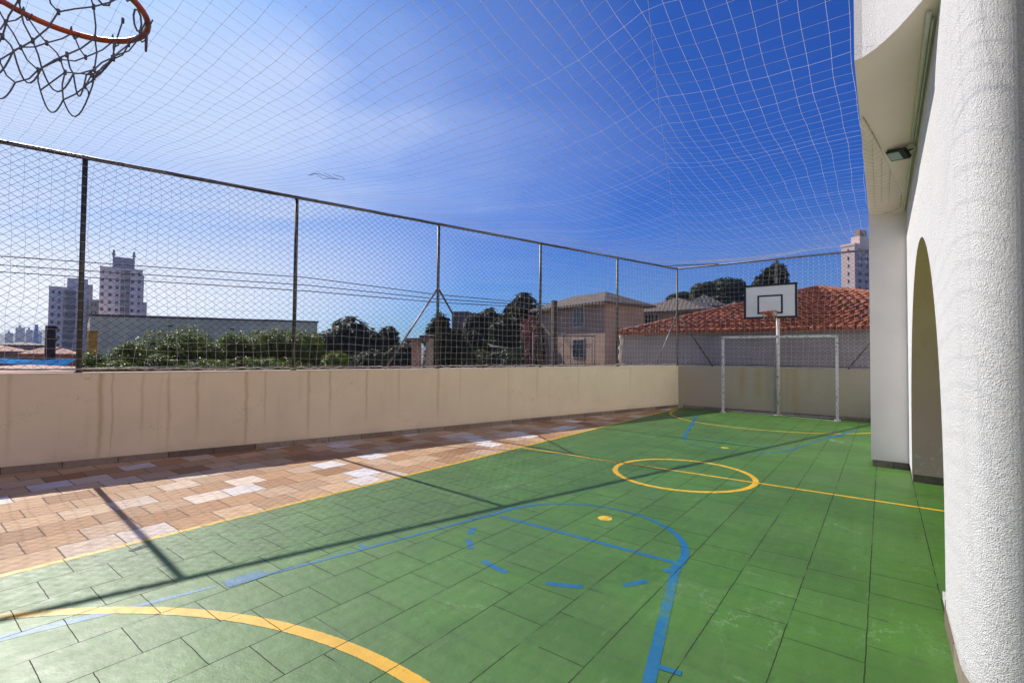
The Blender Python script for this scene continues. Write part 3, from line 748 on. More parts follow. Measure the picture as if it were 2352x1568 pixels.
# ------------------------------------------------------------------ basketball hoops
def net_hoop(par, R0, rows, drop, r, mt, seed, tilt=(0, 0), R1=0.10, jit=0.02, skip=(), nn=12):
    q = random.Random(seed); b = MB(); n = nn
    P = []
    for j in range(rows+1):
        f = j/rows; rad = lerp(R0, R1, f**.75); row = []
        for i in range(n):
            a = 2*math.pi*(i+(.5 if j % 2 else 0))/n + q.uniform(-.10, .10)*(f)
            rr = rad+q.uniform(-jit, jit)*f
            row.append(Vector((rr*math.cos(a)+tilt[0]*f, rr*math.sin(a)+tilt[1]*f, -drop*f+q.uniform(-jit, jit)*(f > 0))))
        P.append(row)
    for j in range(rows):
        for i in range(n):
            for d in ((0, -1) if j % 2 == 0 else (0, 1)):
                if (j, i, d) in skip: continue
                a, c2 = P[j][i], P[j+1][(i+d) % n]
                mid = (a+c2)/2+Vector((q.uniform(-.007, .007), q.uniform(-.007, .007), q.uniform(-.012, .004)))
                b.tube([a, a.lerp(mid, .6), mid, mid.lerp(c2, .5), c2], r, 5, caps=False)
            if j: b.tube([P[j][i]+Vector((0, 0, .008)), P[j][i], P[j][i]-Vector((0, 0, .008))], r*2.0, 5)
    # bottom loops
    for i in range(n):
        a, c2 = P[rows][i], P[rows][(i+1) % n]
        if i % 3 != 2:
            mid = (a+c2)/2-Vector((0, 0, .045+q.uniform(0, .03)))
            pts = []
            for k2 in range(9):
                f = k2/8; pts.append(a*(1-f)**2+mid*2*f*(1-f)+c2*f*f-Vector((0, 0, .03*math.sin(math.pi*f))))
            b.tube(pts, r, 5, caps=False)
    # tie loops on the rim
    for i in range(n):
        p = P[0][i]; b.tube([p+Vector((.018*math.cos(k2*1.05), .004*k2-.01, .018*math.sin(k2*1.05))) for k2 in range(7)], r, 5, caps=False)
    return b.build('hoop_net', mt, par)

def hoop(name, rim_c, board_y, pole, label, zb, board_x, hnet, board_w=1.22, board_h=0.88, rimr=0.215):
    h = empty(name, (pole[0], pole[1], 0), 0, label, 'basketball hoop')
    o = Vector((pole[0], pole[1], 0))
    m = MB(); m.tube([(0, 0, 0), (0, 0, zb+board_h*.55)], .040, 12); m.tube([(0, 0, 0), (0, 0, .012)], .11, 12)
    for z in (zb+.12, zb+board_h*.5):
        m.box((0, (board_y-pole[1])/2, z), (.05, abs(board_y-pole[1]), .05))
    m.build('pole', GOALM, h)
    bx = board_x-o.x; by = board_y-o.y
    m = MB(); m.box((bx, by, zb+board_h/2), (board_w, .022, board_h)); bd = m.build('backboard', BOARDW, h)
    m = MB(); sgn = -1 if pole[1] > board_y else 1; yf = by+sgn*.014
    w2, h2, e = board_w/2, board_h/2, .052; cz = zb+board_h/2
    m.box((bx, yf, cz+h2-e/2), (board_w+.01, .014, e)); m.box((bx, yf, cz-h2+e/2), (board_w+.01, .014, e))
    m.box((bx-w2+e/2, yf, cz), (e, .0138, board_h-2*e)); m.box((bx+w2-e/2, yf, cz), (e, .0138, board_h-2*e))
    m.build('border', BLACK, bd)
    m = MB(); yf2 = by+sgn*.0125; iw, ih, ie = .58, .44, .042; zc2 = zb+.36
    m.box((bx, yf2, zc2+ih/2), (iw, .006, ie)); m.box((bx, yf2, zc2-ih/2), (iw, .006, ie))
    m.box((bx-iw/2+ie/2, yf2, zc2), (ie, .0058, ih-ie)); m.box((bx+iw/2-ie/2, yf2, zc2), (ie, .0058, ih-ie))
    m.build('target_square', BLACK, bd)
    rc = Vector(rim_c)-o
    m = MB(); m.tube([(rc.x+rimr*math.cos(2*math.pi*i/48), rc.y+rimr*math.sin(2*math.pi*i/48), rc.z) for i in range(48)], .0095, 10, closed=True)
    yb2 = by+sgn*.02
    m.tube([(rc.x-.07, yb2, rc.z-.01), (rc.x-.12, rc.y-sgn*.165, rc.z-.006)], .009, 8)
    m.tube([(rc.x+.07, yb2, rc.z-.01), (rc.x+.12, rc.y-sgn*.165, rc.z-.006)], .009, 8)
    m.tube([(rc.x-.05, yb2, rc.z-.09), (rc.x-.165, rc.y-sgn*.11, rc.z-.012)], .007, 8)
    m.box((rc.x, yb2, rc.z-.04), (.20, .02, .14))
    ri = m.build('rim', RIMM, h)
    return h, rc
h, rc = hoop('basketball_hoop', (6.33, 13.46, 2.61), 13.78, (6.42, 14.06), 'basketball hoop on a white pole behind the goal with a black-edged white backboard', 2.465, 6.29, None, rimr=.185)
e = empty('net_pivot', (0, 0, 0)); bpy.data.objects.remove(e)
n = net_hoop(h, .18, 2, .12, .004, plain('brown_net_rag', (.30, .17, .10), .9, var=.4), 9, R1=.14); n.location = rc
m = MB(); m.b2((rc.x+.06, rc.y+.02, rc.z-.09), (rc.x+.16, rc.y+.05, rc.z+.05)); m.build('bracket', GOALM, h)
h, rc = hoop('basketball_hoop', (6.50, 0.33, 2.62), -0.06, (6.5, -0.75), 'orange basketball rim close overhead with a torn grey cord net hanging from it', 2.45, 6.5, None, rimr=.215)
n = net_hoop(h, .212, 4, .30, .0023, HOOPNET, 4, tilt=(.03, -.06), R1=.115, jit=.024, skip={(0, 1, 0), (1, 1, 0), (0, 2, -1), (2, 0, 0), (1, 4, 0)}, nn=11); n.location = rc
q = random.Random(2)
for a in (15, 47, 80):
    m = MB()
    p = Vector((.212*math.cos(R(a)), .212*math.sin(R(a)), -.012)); tvec = Vector((-math.sin(R(a)), math.cos(R(a)), 0))
    m.tube([p+tvec*.022*math.sin(k2/8*2*math.pi)+Vector((0, 0, -.035*(1-math.cos(k2/8*2*math.pi)))) for k2 in range(9)], .003, 5, caps=False)
    ri = m.build('loose_loop', HOOPNET, h); ri.location = rc

# ------------------------------------------------------------------ neighbour's house beyond the end wall
def roof_mat(name, ca, cb, cell=0.22, course=0.36, axis=0):
    m, k, bs = mat(name); g = objc(k); x, y, z = k.xyz(g)
    u = x if axis == 0 else y; v = y if axis == 0 else x
    w = k.noise(g, 1.5, 3, .6)
    cu = k.m('DIVIDE', u, cell); cv = k.m('DIVIDE', v, course)
    iv = k.m('FLOOR', cv); fv = k.m('SUBTRACT', cv, iv)
    cu = k.m('ADD', cu, k.m('MULTIPLY', k.m('FLOORED_MODULO', iv, 2.0), .5))
    iu = k.m('FLOOR', cu); fu = k.m('SUBTRACT', cu, iu)
    rv = k.white(k.comb(iu, iv, 1.0))[0]
    c = k.mix(rv, (*ca, 1), (*cb, 1))
    c = k.mix(k.m('MULTIPLY', k.step(k.noise(g, 2.2, 5, .7), .5, .75), .55), c, (.05, .03, .025, 1))
    k.put(bs.inputs['Base Color'], c); bs.inputs['Roughness'].default_value = .8
    hgt = k.m('ADD', k.m('MULTIPLY', k.m('SINE', k.m('MULTIPLY', fu, math.pi)), .6), k.m('MULTIPLY', k.m('SUBTRACT', 1.0, fv), .8))
    k.put(bs.inputs['Normal'], k.bump(hgt, 1.0, .06))
    return m
REDROOF = roof_mat('red_clay_tiles', (.30, .080, .032), (.17, .044, .020))
GREYROOF = roof_mat('aged_clay_tiles', (.17, .125, .09), (.115, .085, .065), .25, .4)
DARKROOF = roof_mat('dark_fibre_roof', (.10, .085, .075), (.06, .055, .05), .3, .6)
PINKROOF = roof_mat('faded_pink_tiles', (.52, .23, .14), (.40, .17, .11), .3, .5)

def tile_eave(b, x0, x1, y, z):
    x = x0
    q = random.Random(3)
    while x < x1:
        dz = q.uniform(-.012, .012)
        b.tube([(x, y-.05, z+dz-.01), (x, y+.22, z+dz+.06)], .062, 8); x += .155
    return b
nb = empty('neighbour_house', (1.25, 16.0, GZ), 0, 'neighbour house with grey side wall and sunlit red clay tile roof behind the hoop', 'house')
m = MB(); m.b2((0, 0, 0), (11, 9, 2.30-GZ)); m.build('wall', plain('grey_render', (.33, .30, .285), .85, var=.12, scale=1.5, bump=.15), nb)
AX, AY, AZp = 6.83-1.25, 3.5+.0, 3.83-GZ
def rise(mb, poly): mb.face(poly)
m = MB(); ez = 2.27-GZ
A = (AX, AY, AZp); A2 = (AX+.25, AY+1.5, AZp)
e0, e1, e2, e3 = (-.1, -.18, ez), (11.3, -.18, ez), (11.3, 9.2, ez), (-.1, 9.2, ez)
# stepped courses on the front slope give real tile rows
NC = 20
def front(u, f):   # u along eave 0..1, f up slope
    l = Vector(e0).lerp(Vector(A), f); r_ = Vector(e1).lerp(Vector(A), f); return l.lerp(r_, u)
q = random.Random(8)
for i in range(NC):
    f0, f1 = i/NC, (i+1)/NC
    a, c, d, e_ = front(0, f0), front(1, f0), front(1, f1), front(0, f1)
    L = (c-a).length; nt = max(1, int(L/.22))
    for j in range(nt):
        u0, u1 = j/nt, (j+1)/nt
        p0, p1 = a.lerp(c, u0), a.lerp(c, u1); p3, p2 = e_.lerp(d, u0), e_.lerp(d, u1)
        lift = Vector((0, -.015, .075)); jz = Vector((0, 0, q.uniform(-.018, .018)))
        mid0 = (p0+p1)/2+lift+Vector((0, 0, .035))+jz; mid1 = (p2+p3)/2+Vector((0, 0, .04))+jz
        m.face([p0+lift*.6+jz, mid0, mid1, p3+jz], True); m.face([mid0, p1+lift*.6+jz, p2+jz, mid1], True)
        m.face([p0-Vector((0, 0, .03)), p1-Vector((0, 0, .03)), p1+lift*.6+jz, mid0, p0+lift*.6+jz])
rf = m.build('roof', REDROOF, nb)
m = MB(); m.face([e1, e2, A2, A]); m.face([e2, e3, A2]); m.face([e3, e0, A, A2]); m.build('rear_slope', REDROOF, nb)
m = MB(); m.tube([Vector(e0)+Vector((.1, .05, .06)), Vector(A)+Vector((0, 0, .05))], .085, 8); m.tube([Vector(A)+Vector((0, 0, .05)), Vector(e1)+Vector((0, 0, .06))], .085, 8); m.tube([Vector(A)+Vector((0, 0, .05)), Vector(A2)+Vector((0, 0, .05))], .085, 8); m.build('hip_tiles', REDROOF, rf)
m = MB(); tile_eave(m, 0.0, 9.5, -.2, ez+.0); m.build('eave_tiles', plain('eave_clay', (.33, .095, .042), .8, var=.35, scale=5), rf)  # eave course in a slightly lighter clay
m = MB(); q = random.Random(6); zz_ = 0.0
pts = [(-.06+q.uniform(-.05, .05), -.02, z) for z in [i*.16 for i in range(int((2.55-GZ)/.16))]]
m.tube(pts, [.05+q.uniform(-.015, .035) for _ in pts], 6); m.build('broken_edge', plain('crumbling_plaster', (.62, .56, .46), .9, var=.3, scale=4), nb)

# ------------------------------------------------------------------ generic pieces for the town beyond
def win(par, name, c, w, h, mt, nrm='y', d=.06):
    m = MB(); m.box(c, (w, d, h) if nrm == 'y' else (d, w, h)); return m.build(name, mt, par)
GLASS = plain('dark_window_glass', (.035, .04, .055), .15, var=.3)
FRAMEM = plain('window_frame_paint', (.45, .44, .42), .5, var=.1)
TRUNK = plain('bark', (.07, .05, .035), .9, var=.4, scale=4, bump=.4, bscale=12)

def hip(mb, x0, x1, y0, y1, z, hgt, over=.4, ridge=None):
    x0 -= over; x1 += over; y0 -= over; y1 += over
    w = min(x1-x0, y1-y0)/2
    if ridge is None: ridge = w
    if x1-x0 >= y1-y0: a, c = (x0+ridge, (y0+y1)/2, z+hgt), (x1-ridge, (y0+y1)/2, z+hgt)
    else: a, c = ((x0+x1)/2, y0+ridge, z+hgt), ((x0+x1)/2, y1-ridge, z+hgt)
    p = [(x0, y0, z), (x1, y0, z), (x1, y1, z), (x0, y1, z)]
    if x1-x0 >= y1-y0:
        mb.face([p[0], p[1], c, a]); mb.face([p[1], p[2], c]); mb.face([p[2], p[3], a, c]); mb.face([p[3], p[0], a])
    else:
        mb.face([p[0], p[1], a]); mb.face([p[1], p[2], c, a]); mb.face([p[2], p[3], c]); mb.face([p[3], p[0], a, c])
    mb.face([p[3], p[2], p[1], p[0]])
    for i in range(4):
        u, v = Vector(p[i]), Vector(p[(i+1) % 4]); mb.face([u, v, v-Vector((0, 0, .12)), u-Vector((0, 0, .12))])

# pink two-storey house
PINK = plain('pink_render', (.42, .28, .20), .85, var=.12, scale=.9, bump=.1)
TAN = plain('tan_render', (.38, .285, .21), .85, var=.12, scale=.9, bump=.1)
ph = empty('pink_house', (-7.75, 24.0, GZ), R(-20), 'pink two-storey house with a hipped tile roof behind a dark pole', 'house')
zt = 4.15-GZ
m = MB(); m.b2((0, 0, 0), (5.6, 2.8, zt)); m.build('wall', PINK, ph)
m = MB(); hip(m, 0, 5.6, 0, 2.8, zt, .78, .45); m.build('roof', GREYROOF, ph)
for cx, cz in ((3.6, 2.05-GZ-.2), (3.6, 3.5-GZ)):
    f = win(ph, 'window', (cx, -.01, cz), .95, 1.05, FRAMEM)
    m = MB(); m.box((cx-.22, -.045, cz), (.38, .03, .9)); m.box((cx+.22, -.045, cz), (.38, .03, .9)); m.build('pane', GLASS, f)
hs = empty('tan_house', (-3.55, 27.3, GZ), R(-4), 'tan house with a low tiled roof between the pink house and the red roof', 'house')
zt2 = 4.0-GZ
m = MB(); m.b2((0, 0, 0), (4.3, 7, zt2)); m.build('wall', TAN, hs)
m = MB(); hip(m, 0, 4.3, 0, 7, zt2, 1.0, .5); m.build('roof', GREYROOF, hs)
f = win(hs, 'window', (1.5, -.01, 3.2-GZ), .8, 1.25, GLASS); m = MB()
for i in range(5): m.box((1.1+.2*i, -.06, 3.2-GZ), (.025, .03, 1.25))
m.build('window_bars', FRAMEM, f)
win(hs, 'window', (3.5, -.01, 3.2-GZ), .7, .8, GLASS)
m = MB(); m.b2((.3, -1.5, 2.4-GZ), (2.6, -.02, 2.52-GZ)); m.build('canopy', DARKROOF, hs)

# ornamental railing and pole before the pink house
D = 17.0
def upole(name, px, D, z1, r, label, cat, lean=0.0, arms=0, mt=TRUNK):
    p = spot(px, D); o = empty(name, (p.x, p.y, GZ), 0, label, cat)
    m = MB(); m.tube([(0, 0, 0), (lean*.5, 0, (z1-GZ)*.5), (lean, 0, z1-GZ)], [r*1.15, r*1.05, r], 10); m.build('shaft', mt, o)
    for k in range(arms):
        z = z1-GZ-.15-.45*k
        m = MB(); m.tube([(lean, 0, z), (lean+.28, .12, z+.03)], .035, 6); m.tube([(lean+.28, .12, z+.0), (lean+.28, .12, z+.12)], .045, 6); m.build('insulator_arm', mt, o)
    return o
upole('utility_pole', 1279, 17.0, zat(1279, 690, 17.0), .11, 'dark upright pole standing in front of the pink house', 'pole', -.12)
pr = spot(1262, 16.2); rl = empty('iron_railing', (pr.x, pr.y, GZ), R(37), 'black wrought-iron railing with scrolls in front of the pink wall', 'railing')
m = MB(); zb, zt3 = zat(1262, 842, 16.2)-GZ, zat(1262, 772, 16.2)-GZ
for z in (zb, zt3): m.tube([(-.55, 0, z), (1.5, 0, z+.02)], .014, 6)
for i in range(9): m.tube([(-.5+.24*i, 0, zb), (-.5+.24*i, 0, zt3)], .009, 6)
m.build('bars', BLACK, rl)
for i in range(8):
    c = Vector((-.38+.24*i, 0, (zb+zt3)/2+(.2 if i % 2 else -.2))); m = MB()
    m.tube([c+Vector((math.cos(a*.6)*(.10-.005*a), 0, math.sin(a*.6)*(.10-.005*a))) for a in range(17)], .008, 5)
    m.build('scroll', BLACK, rl)
for x in (-.55, .46, 1.5):
    m = MB(); m.tube([(x, 0, 0), (x, 0, zt3+.12)], .02, 6); m.build('rail_post', BLACK, rl)

# dark-roofed houses and block behind
def house(px0, px1, D, ztop, zeave, wallm, roofm, label, depth=7.0, name='house', rz=None):
    a, c = spot(px0, D), spot(px1, D); w = (c-a).length; d = (c-a).normalized()
    o = empty(name, (a.x, a.y, GZ), math.atan2(d.y, d.x), label, 'house')
    m = MB(); m.b2((0, 0, 0), (w, depth, zeave-GZ)); m.build('wall', wallm, o)
    m = MB(); hip(m, 0, w, 0, depth, zeave-GZ, ztop-zeave, .3); m.build('roof', roofm, o)
    return o, w
GREYW = plain('grey_wall', (.24, .22, .20), .9, var=.2, scale=.6)
o, w = house(1575, 1660, 38, zat(1600, 672, 38), zat(1600, 703, 38), GREYW, DARKROOF, 'dark grey roofed house peeking out left of the backboard', 6)
win(o, 'window', (w*.5, -.02, zat(1600, 716, 38)-GZ), .9, .8, GLASS)
o, w = house(1640, 1735, 33, zat(1690, 688, 33), zat(1690, 714, 33), TAN, DARKROOF, 'low dark roof directly behind the left edge of the backboard', 5)
win(o, 'window', (w*.4, -.02, zat(1690, 724, 33)-GZ), .9, .7, GLASS)
p = spot(1037, 40); o = empty('concrete_block', (p.x, p.y, GZ), R(28), 'small flat-topped concrete block rising above dark trees', 'building')
m = MB(); m.b2((0, 0, 0), (1.35, 3, zat(1050, 719, 40)-GZ)); m.build('wall', plain('dark_concrete', (.20, .17, .16), .9, var=.25, scale=.8), o)
m = MB(); m.b2((-.06, -.06, zat(1050, 719, 40)-GZ), (1.41, 3.06, zat(1050, 719, 40)-GZ+.12)); m.build('parapet', GREYW, o)
o, w = house(945, 968, 21, zat(950, 775, 21), zat(950, 777, 21), plain('peeling_pink_wall', (.36, .23, .18), .9, var=.35, scale=2), DARKROOF, 'narrow weathered pink wall between dark tree and brace', 3)
o, w = house(978, 996, 23, zat(990, 768, 23), zat(990, 771, 23), plain('pale_wall', (.45, .40, .33), .9, var=.3, scale=2), DARKROOF, 'pale stained hut half hidden by the tall dark tree', 3)
o, w = house(1060, 1215, 30, zat(1120, 785, 30), zat(1120, 797, 30), GREYW, DARKROOF, 'long dim shed under the big trees with a dark roof', 5)
# town on the far left: low roofs
o, w = house(60, 175, 34, zat(110, 792, 34), zat(110, 812, 34), plain('brick_pink', (.42, .22, .16), .9, var=.25, scale=1), PINKROOF, 'salmon tiled house beyond the blue sheet on the far left', 8)
PT = plain('pale_timber', (.5, .36, .24), .8)
for i in range(4): m = MB(); m.tube([(.6+i*1.3, -.1, zat(110, 812, 34)-GZ), (1.3+i*1.3, -.1, zat(110, 797, 34)-GZ)], .05, 5); m.build('rafter', PT, o)
o, w = house(-60, 62, 48, zat(10, 792, 48), zat(10, 806, 48), GREYW, PINKROOF, 'wide faded roof at the left edge of the view', 10)
o, w = house(-20, 120, 80, zat(60, 785, 80), zat(60, 792, 80), GREYW, GREYROOF, 'distant low grey roof below the blue hills', 10)
p0, p1 = spot(-60, 22), spot(152, 20)
o = empty('blue_canopy', (p0.x, p0.y, GZ), math.atan2((p1-p0).y, (p1-p0).x), 'bright blue tarpaulin roof behind the left end of the fence', 'tarpaulin')
L = (p1-p0).length; za, zb2 = zat(60, 827, 20)-GZ, zat(60, 839, 20)-GZ
m = MB()
for i in range(12):
    x0, x1 = L*i/12, L*(i+1)/12
    wv = lambda x: .04*math.sin(x*2.2)
    m.face([(x0, 0, zb2+wv(x0)), (x1, 0, zb2+wv(x1)), (x1, .4, za+wv(x1+1)), (x0, .4, za+wv(x0+1))], True)
    m.face([(x0, .4, za+wv(x0+1)), (x1, .4, za+wv(x1+1)), (x1, 3, za-.1), (x0, 3, za-.1)], True)
m.build('sheet', plain('blue_tarp', (.0, .17, .40), .95, var=.35, scale=3, spec=.05), o)
for x in (0.2, L*.5, L-.2):
    m = MB(); m.tube([(x, .2, 0), (x, .2, zb2)], .04, 6); m.build('support', GREYW, o)
    m = MB(); m.tube([(x, 2.8, 0), (x, 2.8, za-.15)], .04, 6); m.build('support', GREYW, o)
o, w = house(-70, 185, 15.5, zat(60, 843, 15.5), zat(60, 853, 15.5), plain('salmon_wall', (.40, .22, .16), .9), PINKROOF, 'low salmon roof just beyond the wall at the left edge', 3.5)

upole('utility_pole', 115, 26, zat(115, 748, 26), .16, 'dark wooden pole with stubby insulator arms in front of the lower tower', 'pole', 0, 2, plain('old_timber', (.05, .032, .025), .9, var=.4))
p = spot(211, 30); o = empty('yellow_pillar', (p.x, p.y, GZ), 0, 'yellow-orange pillar rising behind the bushes at the end of the grey wall', 'pillar')
m = MB(); m.b2((-.16, -.16, 0), (.16, .16, zat(211, 764, 30)-GZ)); m.build('shaft', plain('yellow_paint', (.55, .29, .02), .6, var=.2), o)
m = MB(); m.b2((-.2, -.2, zat(211, 764, 30)-GZ), (.2, .2, zat(211, 764, 30)-GZ+.08)); m.build('cap', plain('ochre_cap', (.4, .2, .03), .6), o)

# long grey warehouse wall
a, c = spot(205, 62), spot(728, 66); d = (c-a).normalized(); L = (c-a).length
o = empty('warehouse', (a.x, a.y, GZ), math.atan2(d.y, d.x), 'long windowless grey-green warehouse wall behind the bright green trees', 'warehouse')
m = MB(); zt4 = zat(205, 726, 62)-GZ; zt5 = zat(728, 741, 66)-GZ
m.face([(0, 0, 0), (L, 0, 0), (L, 0, zt5), (0, 0, zt4)]); m.face([(0, 0, zt4), (L, 0, zt5), (L, 14, zt5), (0, 14, zt4)]); m.face([(0, 14, 0), (0, 0, 0), (0, 0, zt4), (0, 14, zt4)]); m.face([(L, 0, 0), (L, 14, 0), (L, 14, zt5), (L, 0, zt5)])
m.build('wall', plain('grey_green_render', (.80, .75, .44), .9, var=.16, scale=.25), o)
m = MB(); m.add([(-.1, -.08, zt4), (L+.1, -.08, zt5), (L+.1, .3, zt5), (-.1, .3, zt4), (-.1, -.08, zt4+.22), (L+.1, -.08, zt5+.22), (L+.1, .3, zt5+.22), (-.1, .3, zt4+.22)], [(0, 1, 5, 4), (4, 5, 6, 7), (2, 3, 7, 6), (0, 4, 7, 3), (1, 2, 6, 5)])
m.build('parapet', plain('dark_parapet', (.13, .13, .13), .9), o)
for f, z in ((.28, .6), (.55, .7), (.82, .6)): m = MB(); m.b2((L*f, -.06, zt4-z-.12), (L*f+.5, -.02, zt4-z)); m.build('vent', BLACK, o)

# apartment towers
TW1 = plain('pale_tower_render', (.86, .73, .66), .85, var=.06, scale=.1)
TW2 = plain('warm_tower_render', (.78, .56, .48), .85, var=.06, scale=.1)
BALC = plain('balcony_recess_shade', (.13, .13, .15), .7, var=.3, scale=.6)  # flat dark panels; the shade of balcony recesses is painted on
RAILT = plain('balcony_rail', (.30, .29, .31), .6, var=.1)
def tower(px0, px1, D, ytop, label, floors, wins, balc, fh, sides, rz_off=0.0, wm=TW1, sidem=TW2, ybase=None):
    a, c = spot(px0, D), spot(px1, D); w = (c-a).length; d = (c-a).normalized()
    o = empty('apartment_tower', (a.x, a.y, GZ), math.atan2(d.y, d.x)+rz_off, label, 'apartment building')
    zt = zat((px0+px1)/2, ytop, D)-GZ
    m = MB(); m.b2((0, 0, 0), (w, 14, zt)); m.build('wall', wm, o)
    m = MB(); m.b2((-.15, -.15, zt), (w+.15, 14.15, zt+.5)); m.build('parapet', sidem, o)
    w0 = None
    for fl_ in range(floors):
        z = zt-fh*(fl_+.62)
        for u in wins:
            if w0 is None:
                m = MB(); m.box((0, 0, 0), (w*.075, .12, fh*.42)); q_ = w0 = m.build('window', GLASS, o)
            else:
                q_ = w0.copy(); col.objects.link(q_); q_.parent = o
            q_.location = (w*u, -.03, z)
        if balc:
            m = MB(); m.box((w*(balc[0]+balc[1])/2, -.02, z+fh*.08), (w*(balc[1]-balc[0]), .10, fh*.72)); bq = m.build('balcony', BALC, o)
            m = MB(); m.box((w*(balc[0]+balc[1])/2, -.5, z-fh*.33), (w*(balc[1]-balc[0])*1.02, .9, fh*.30)); m.build('railing', RAILT, bq)
    return o, w, zt
o, w, zt = tower(108, 196, 300, 662, 'lower pale apartment tower left of the near fence post', 9, (.10, .27, .84), (.38, .70), 3.4, None)
m = MB(); m.b2((w*.46, 1, zt+.3), (w*1.02, 12, zt+5.0)); m.build('roof_core', TW1, o)
m = MB(); m.b2((w+.02, .5, 0), (w+2.0, 13.5, zt+2.5)); m.build('stair_wing', TW2, o)
o, w, zt = tower(224, 323, 330, 617, 'tall apartment tower with spiked roof box left of the second fence post', 8, (.06, .24, .40, .76, .92), (.48, .70), 3.9, None)
m = MB(); m.b2((w*.28, 1, zt+.3), (w*.80, 12, zt+6.2)); m.build('roof_core', plain('tower_roof_grey', (.36, .35, .40), .8, var=.1), o)
for u in (.30, .78): m = MB(); m.tube([(w*u, 2, zt+6), (w*u, 2, zt+10)], .5, 6); m.box((w*u, 2, zt+7.6), (1.6, 1, .7)); m.build('antenna', GREYW, o)
m = MB(); m.b2((w+.02, .4, 0), (w*1.035, 13, zt-2.4)); m.b2((w*1.036, .4, 0), (w*1.12, 13, zt-17)); m.build('stair_wing', TW2, o)
o, w, zt = tower(200, 224, 290, 690, 'narrow ochre apartment block squeezed between the two left towers', 3, (.3, .7), None, 3.4, None, wm=plain('ochre_render', (.60, .42, .24), .85, var=.06), sidem=TW2)
o, w, zt = tower(1934, 1970, 150, 566, 'apartment tower with small dark windows beside the white column', 11, (.52,), None, 1.95, None, rz_off=R(-30), wm=plain('cream_tower', (.66, .50, .44), .85, var=.06))
for fl_ in range(11):
    for dep in (2.2, 5.0):
        win(o, 'window', (w+.03, dep, zt-1.95*(fl_+.62)), 1.3, .9, GLASS, 'x')
m = MB(); m.b2((w*.3, 2.5, zt+.51), (w-.2, 11, zt+2.6)); m.build('roof_core', TW2, o)
m = MB(); m.b2((w*.5, 3, zt+2.6), (w*.85, 6, zt+4.4)); m.build('water_tank', plain('tank_brown', (.3, .19, .12), .8), o)

# far hills with a few pale blocks
m = MB(); N = 60; q = random.Random(31)
prev = None
for i in range(N+1):
    px = -500+i*60
    d = ray(px); D = 1500
    hz = 26+6*math.sin(i*.7)+5*math.sin(i*1.9+1)+(16 if px < 260 else 0)
    a = (CAM.x+d.x*D, CAM.y+d.y*D, GZ); bq = (CAM.x+d.x*(D+250), CAM.y+d.y*(D+250), hz+GZ+8); c = (CAM.x+d.x*(D+700), CAM.y+d.y*(D+700), GZ)
    if prev: m.face([prev[0], a, bq, prev[1]], True); m.face([prev[1], bq, c, prev[2]], True)
    prev = (a, bq, c)
tag(m.build('hills', plain('hill_town', (.11, .13, .13), .95, var=.5, scale=.02)), kind='structure')
BLK = [(45, 22, 752), (66, 16, 757), (88, 14, 762), (20, 18, 764)]
for i, (px, wpx, yy) in enumerate(BLK):
    lab = ['widest pale block on the far hill skyline', 'narrow pale block on the far hill beside the widest one', 'small pale block nearest the white spire on the far hill', 'pale hill block at the left end of the skyline'][i]
    a, c = spot(px-wpx/2, 1200), spot(px+wpx/2, 1200); d = (c-a).normalized()
    m = MB(); m.b2((0, 0, 0), ((c-a).length, 15, zat(px, yy, 1200)-GZ)); m.b2(((c-a).length*.3, 2, zat(px, yy, 1200)-GZ), ((c-a).length*.6, 10, zat(px, yy, 1200)-GZ+4))
    tag(m.build('hill_block', plain('hill_block_paint', (.35, .36, .40), .9), None, (a.x, a.y, GZ), math.atan2(d.y, d.x)), lab, 'building', 'pale blocks on the far hill')
p = spot(82, 260); m = MB(); zt6 = zat(82, 745, 260)-GZ
m.tube([(0, 0, 0), (0, 0, zt6*.35), (0, 0, zt6)], [1.5, 1.2, .5], 8)
tag(m.build('spire', plain('spire_white', (.75, .73, .72), .8, var=.05), None, (p.x, p.y, GZ)), 'slim white spire in front of the blue hills on the far left', 'spire')

# ------------------------------------------------------------------ power cables
PW = plain('cable_black', (.02, .02, .025), .6)
for i, (y0, y1, y2, y3) in enumerate(((588, 640, 676, 697), (608, 655, 686, 702), (624, 666, 694, 708))):
    pts = []
    for px, yy, D in ((-120, y0-10*(i == 0)-6, 31), (0, y0, 30), (700, (y1+y0)/2+23, 27), (1000, y2, 27), (1200, y3-3, 28), (1300, y3+3, 30)):
        s_ = spot(px, D); pts.append(Vector((s_.x, s_.y, zat(px, yy, D))))
    out = []
    for k2 in range(len(pts)-1):
        for f in (0, .25, .5, .75): out.append(pts[k2].lerp(pts[k2+1], f))
    out.append(pts[-1])
    m = MB(); m.tube(out, .022, 5)
    tag(m.build('power_cable', PW), ['topmost black power cable crossing behind the long fence', 'middle black power cable of the three behind the fence', 'lowest black power cable of the three behind the fence'][i], 'cable', 'power cables behind the fence')

